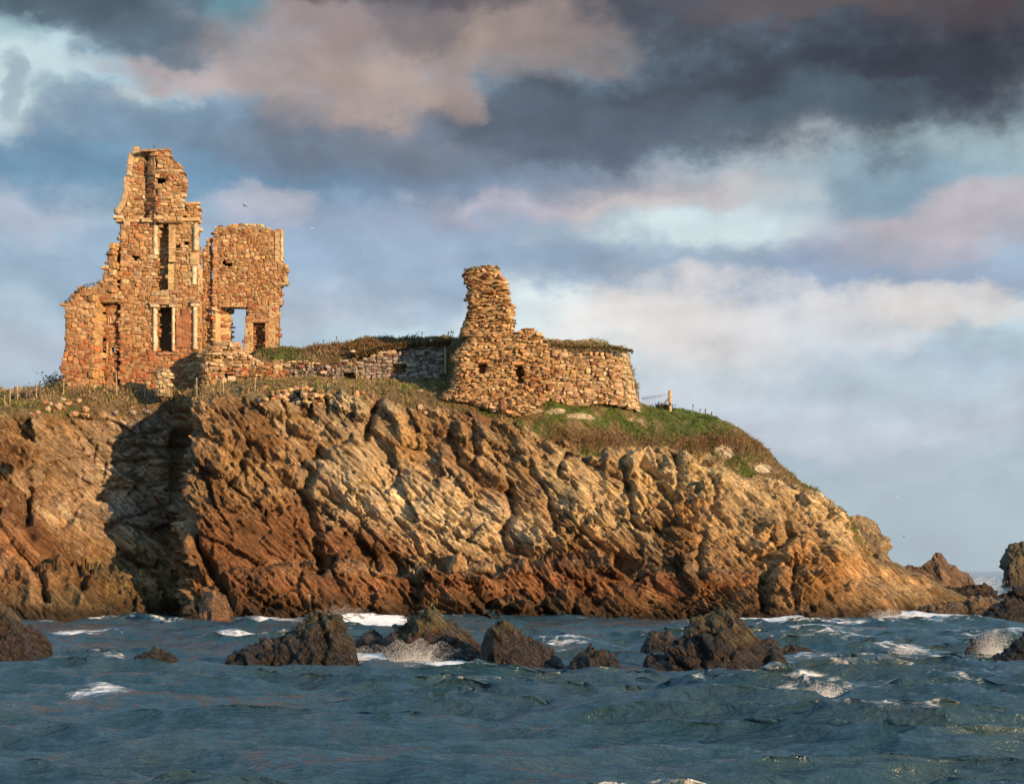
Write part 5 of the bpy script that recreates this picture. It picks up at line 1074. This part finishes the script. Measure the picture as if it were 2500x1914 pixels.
# bramble at the tower foot, dark scrub by the strainer post
def bush(name, label, x, y, Y, rx, rz, n, cl, seed):
    r = random.Random(seed); org = P(x, y, Y); o = empty(name, tuple(org)); tag(o, label, 'bush')
    V, Fc = [], []
    for k in range(26):
        a = r.uniform(-1, 1); e_ = np.array([a * rx, r.uniform(-.5, .5), rz * (1 - abs(a) * .5) * r.uniform(.7, 1.2)]); v, f = tube([np.zeros(3), e_ * .5 + np.array([0, 0, .25 * rz]), e_], .02, .006, 4)
        f = [tuple(i + len(V) for i in q) for q in f]; V += list(v); Fc += f
    mesh_obj('stems', np.array(V), Fc, M_GRASS, o, False, np.tile((.05, .035, .025), (len(V), 1)))
    b = np.stack([gr.normal(0, .55, n) * rx, gr.normal(0, .35, n), np.abs(gr.normal(0, .5, n)) * rz], -1)
    w = blades('leaves', b, np.tile([0, -.2, .4], (n, 1)), gr.uniform(.08, .2, n), np.array(cl) * (.5 + gr.random((n, 1))), None, .05, (0, 0), 1.0, 'stuff'); w.parent = o
bush('bramble_bush', 'dark tangled bramble at the foot of the tall tower', 138, 950, 154.6, .9, 1.0, 700, (.03, .03, .018), 5)
bush('scrub_bush', 'dark low scrub beside the braced fence post', 1618, 1002, float(Yp) + .5, .7, .45, 500, (.03, .032, .014), 6)
# dead flower stalks on the skyline
sk = [(1690, 1010, 990), (1707, 1010, 1000), (1720, 1014, 1000), (1736, 1018, 1008), (1722, 1013, 1003), (1096, 823, 812), (1104, 822, 811), (1030, 821, 813), (790, 840, 832), (822, 832, 824), (375, 366, 358), (1100, 822, 810)]
for (x, yb, yt) in sk:
    Y = float(ground(x, yb)[1]) if x > 380 else 155.5
    a, b = P(x, yb + 3, Y), P(x + rs.uniform(-2, 2), yt, Y); v, f = tube([a, (a + b) / 2, b], .018, .010, 4)
    h, hf = tube([b - np.array([0, 0, .12]), b + np.array([.03, 0, .02]), b + np.array([0, 0, .10])], .05, .03, 5)
    o = mesh_obj('dead_stalk', np.concatenate([v, h]) - a, list(f) + [tuple(i + len(v) for i in q) for q in hf], M_GRASS, None, False, np.tile((.10, .07, .045), (len(v) + len(h), 1))); o.location = a
    tag(o, 'dry seed-head stalk standing up against the sky ' + ('on the slope beyond the braced fence post' if x > 1600 else 'on the bank beside the leaning stack' if x > 1000 else 'on the bank above the tumbled low wall' if x > 700 else 'on top of the tall tower'), 'plant', 'dry stalks on the skyline')

# ------------------------------------------------------------------ spray
ms, ts_, bs_ = new_mat('white_spray'); bs_.inputs['Base Color'].default_value = (.86, .87, .88, 1); bs_.inputs['Roughness'].default_value = .5
def spray(label, x, y, Y, rx, rz, n, lean=0.0, s0=.004, s1=.011):
    n = int(n * 1.8); c = P(x, y, Y); h = gr.random(n) ** 2.2; th = gr.normal(0, .5, n)
    b = np.stack([rx * th * (.6 + .6 * h) + lean * h, gr.normal(0, .35, n), rz * h * np.clip(1 - .4 * th ** 2, .1, 1) * (.85 + .25 * np.sin(th * 7 + 1) ** 2)], -1)
    s = .8 * (s0 + (s1 - s0) * gr.random(n) ** 2 * (1 - .5 * h))[:, None, None]
    T_ = np.array([[1, 1, 1], [-1, -1, 1], [-1, 1, -1], [1, -1, -1]], float) * .8
    V = (b[:, None, :] + s * T_[None] * gr.uniform(.6, 1.5, (n, 1, 3))).reshape(-1, 3)
    i = np.arange(n)[:, None] * 4; Fq = np.concatenate([i + np.array([q]) for q in ([0, 1, 2], [0, 3, 1], [0, 2, 3], [1, 3, 2])])
    o = mesh_obj('sea_spray', V, Fq, ms, None, True); o.location = c; tag(o, label, None, None, 'stuff')
spray('burst of white spray against the weed-covered rock', 1010, 1618, 75.2, 1.6, .85, 9000, .1); spray('white spray between the pointed rock and the mossy slope', 860, 1622, 75.5, 1.3, .75, 5000, -.3)
spray('fan of white spray over the half-hidden grey rock', 2415, 1602, 83.5, .9, 1.1, 8000, .3, .004, .012); spray('spray breaking beyond the dark wet ledge', 2385, 1440, 300, 4.0, 2.0, 2600, .3, .015, .05)
spray('low spray at the headland foot', 2165, 1518, 141.5, 1.6, .9, 4500, .1, .006, .018); spray('low spray where the swell runs up the headland foot', 2220, 1518, 141.8, 1.2, .6, 2500, .1, .006, .018); spray('spray flying off a breaking crest in the foreground', 2010, 1700, 57.4, .8, .35, 2600, .2, .004, .012)
spray('spray at the cliff foot behind the mossy rocks', 835, 1520, 141.5, 2.0, 1.2, 4000, .2, .006, .018); spray('thin spray off a crest near the spray-hidden rock', 2200, 1606, 82.5, .8, .5, 1800, .3, .005, .016)

# ------------------------------------------------------------------ gulls
mg, tg_, bg_ = new_mat('gull_feathers'); tg_.put(bg_.inputs['Base Color'], tg_.n('ShaderNodeAttribute', attribute_name='col').outputs['Color']); bg_.inputs['Roughness'].default_value = .8
def gull(x, y, Y, span, yaw, bank, up, dark, label):
    c = P(x, y, Y); o = empty('seagull', tuple(c)); tag(o, label, 'bird', 'gulls on the wing'); o.rotation_euler = (bank, 0, yaw)
    s = span / 1.3; cw = (.08, .08, .09) if dark else (.75, .75, .76); cg = (.09, .09, .10) if dark else (.42, .44, .47)
    V, Fc = [], []; ring = [(-.30, .015), (-.22, .045), (-.08, .075), (.06, .07), (.15, .05), (.20, .055), (.25, .035), (.30, .008)]; n = 8
    for (q, r_) in ring:
        for k in range(n): V.append((q * s, r_ * s * math.cos(6.2832 * k / n), r_ * s * math.sin(6.2832 * k / n)))
    for i in range(len(ring) - 1):
        for k in range(n): Fc.append((i * n + k, i * n + (k + 1) % n, (i + 1) * n + (k + 1) % n, (i + 1) * n + k))
    b = len(V); V += [(-.28 * s, .01, 0), (-.28 * s, -.01, 0), (-.42 * s, .08 * s, 0), (-.42 * s, -.08 * s, 0), (-.28 * s, 0, .012)]; Fc += [(b, b + 2, b + 3, b + 1), (b, b + 4, b + 2), (b + 4, b + 1, b + 3), (b + 4, b + 3, b + 2)]
    mesh_obj('body', V, Fc, mg, o, True, np.tile(cw, (len(V), 1)))
    for sg in (-1, 1):
        W_ = []; st_ = [(0.04, .13, .0), (.25, .15, .5), (.42, .12, .55), (.55, .07, .35), (.66, .01, .15)]; F_ = []
        for (yy, ch_, zz) in st_:
            x0 = .08 - (yy > .3) * (yy - .3) * .5; z = zz * up * .35
            W_ += [(x0 * s, sg * yy * s, z * s), ((x0 - ch_ * .5) * s, sg * yy * s, (z + .015) * s), ((x0 - ch_) * s, sg * yy * s, (z - .005) * s), ((x0 - ch_ * .5) * s, sg * yy * s, (z - .01) * s)]
        for i in range(len(st_) - 1):
            for k in range(4): F_.append((i * 4 + k, i * 4 + (k + 1) % 4, i * 4 + 4 + (k + 1) % 4, i * 4 + 4 + k))
        cl = np.tile(cg, (len(W_), 1)); cl[-8:] = (.06, .06, .06) if dark else (.2, .2, .22)
        mesh_obj('wing', W_, F_, mg, o, True, cl)
for a in [(597, 503, 170, .75, 2.6, .3, .6, True, 'dark gull gliding just above the square hall block'), (762, 557, 175, .5, .4, -.2, .5, False, 'white gull low in the sky right of the hall block'), (673, 537, 200, .25, .2, .1, .4, True, 'distant speck of a gull close over the hall block roofline'),
          (2040, 1083, 165, .5, .3, .3, .7, False, 'white gull high over the right slope of the headland'), (2190, 1213, 165, .45, 1.2, .8, .9, False, 'white gull banking over the headland tip'), (2207, 1310, 160, .42, .1, .2, 1.0, True, 'dark gull with raised wings above the pyramid rock'), (2423, 1307, 180, .7, 1.4, .9, .8, False, 'pale gull wheeling left of the distant sea stack'), (2425, 1370, 190, .3, 1.0, .3, .6, True, 'small dark gull near the horizon beside the sea stack')]:
    gull(*a)
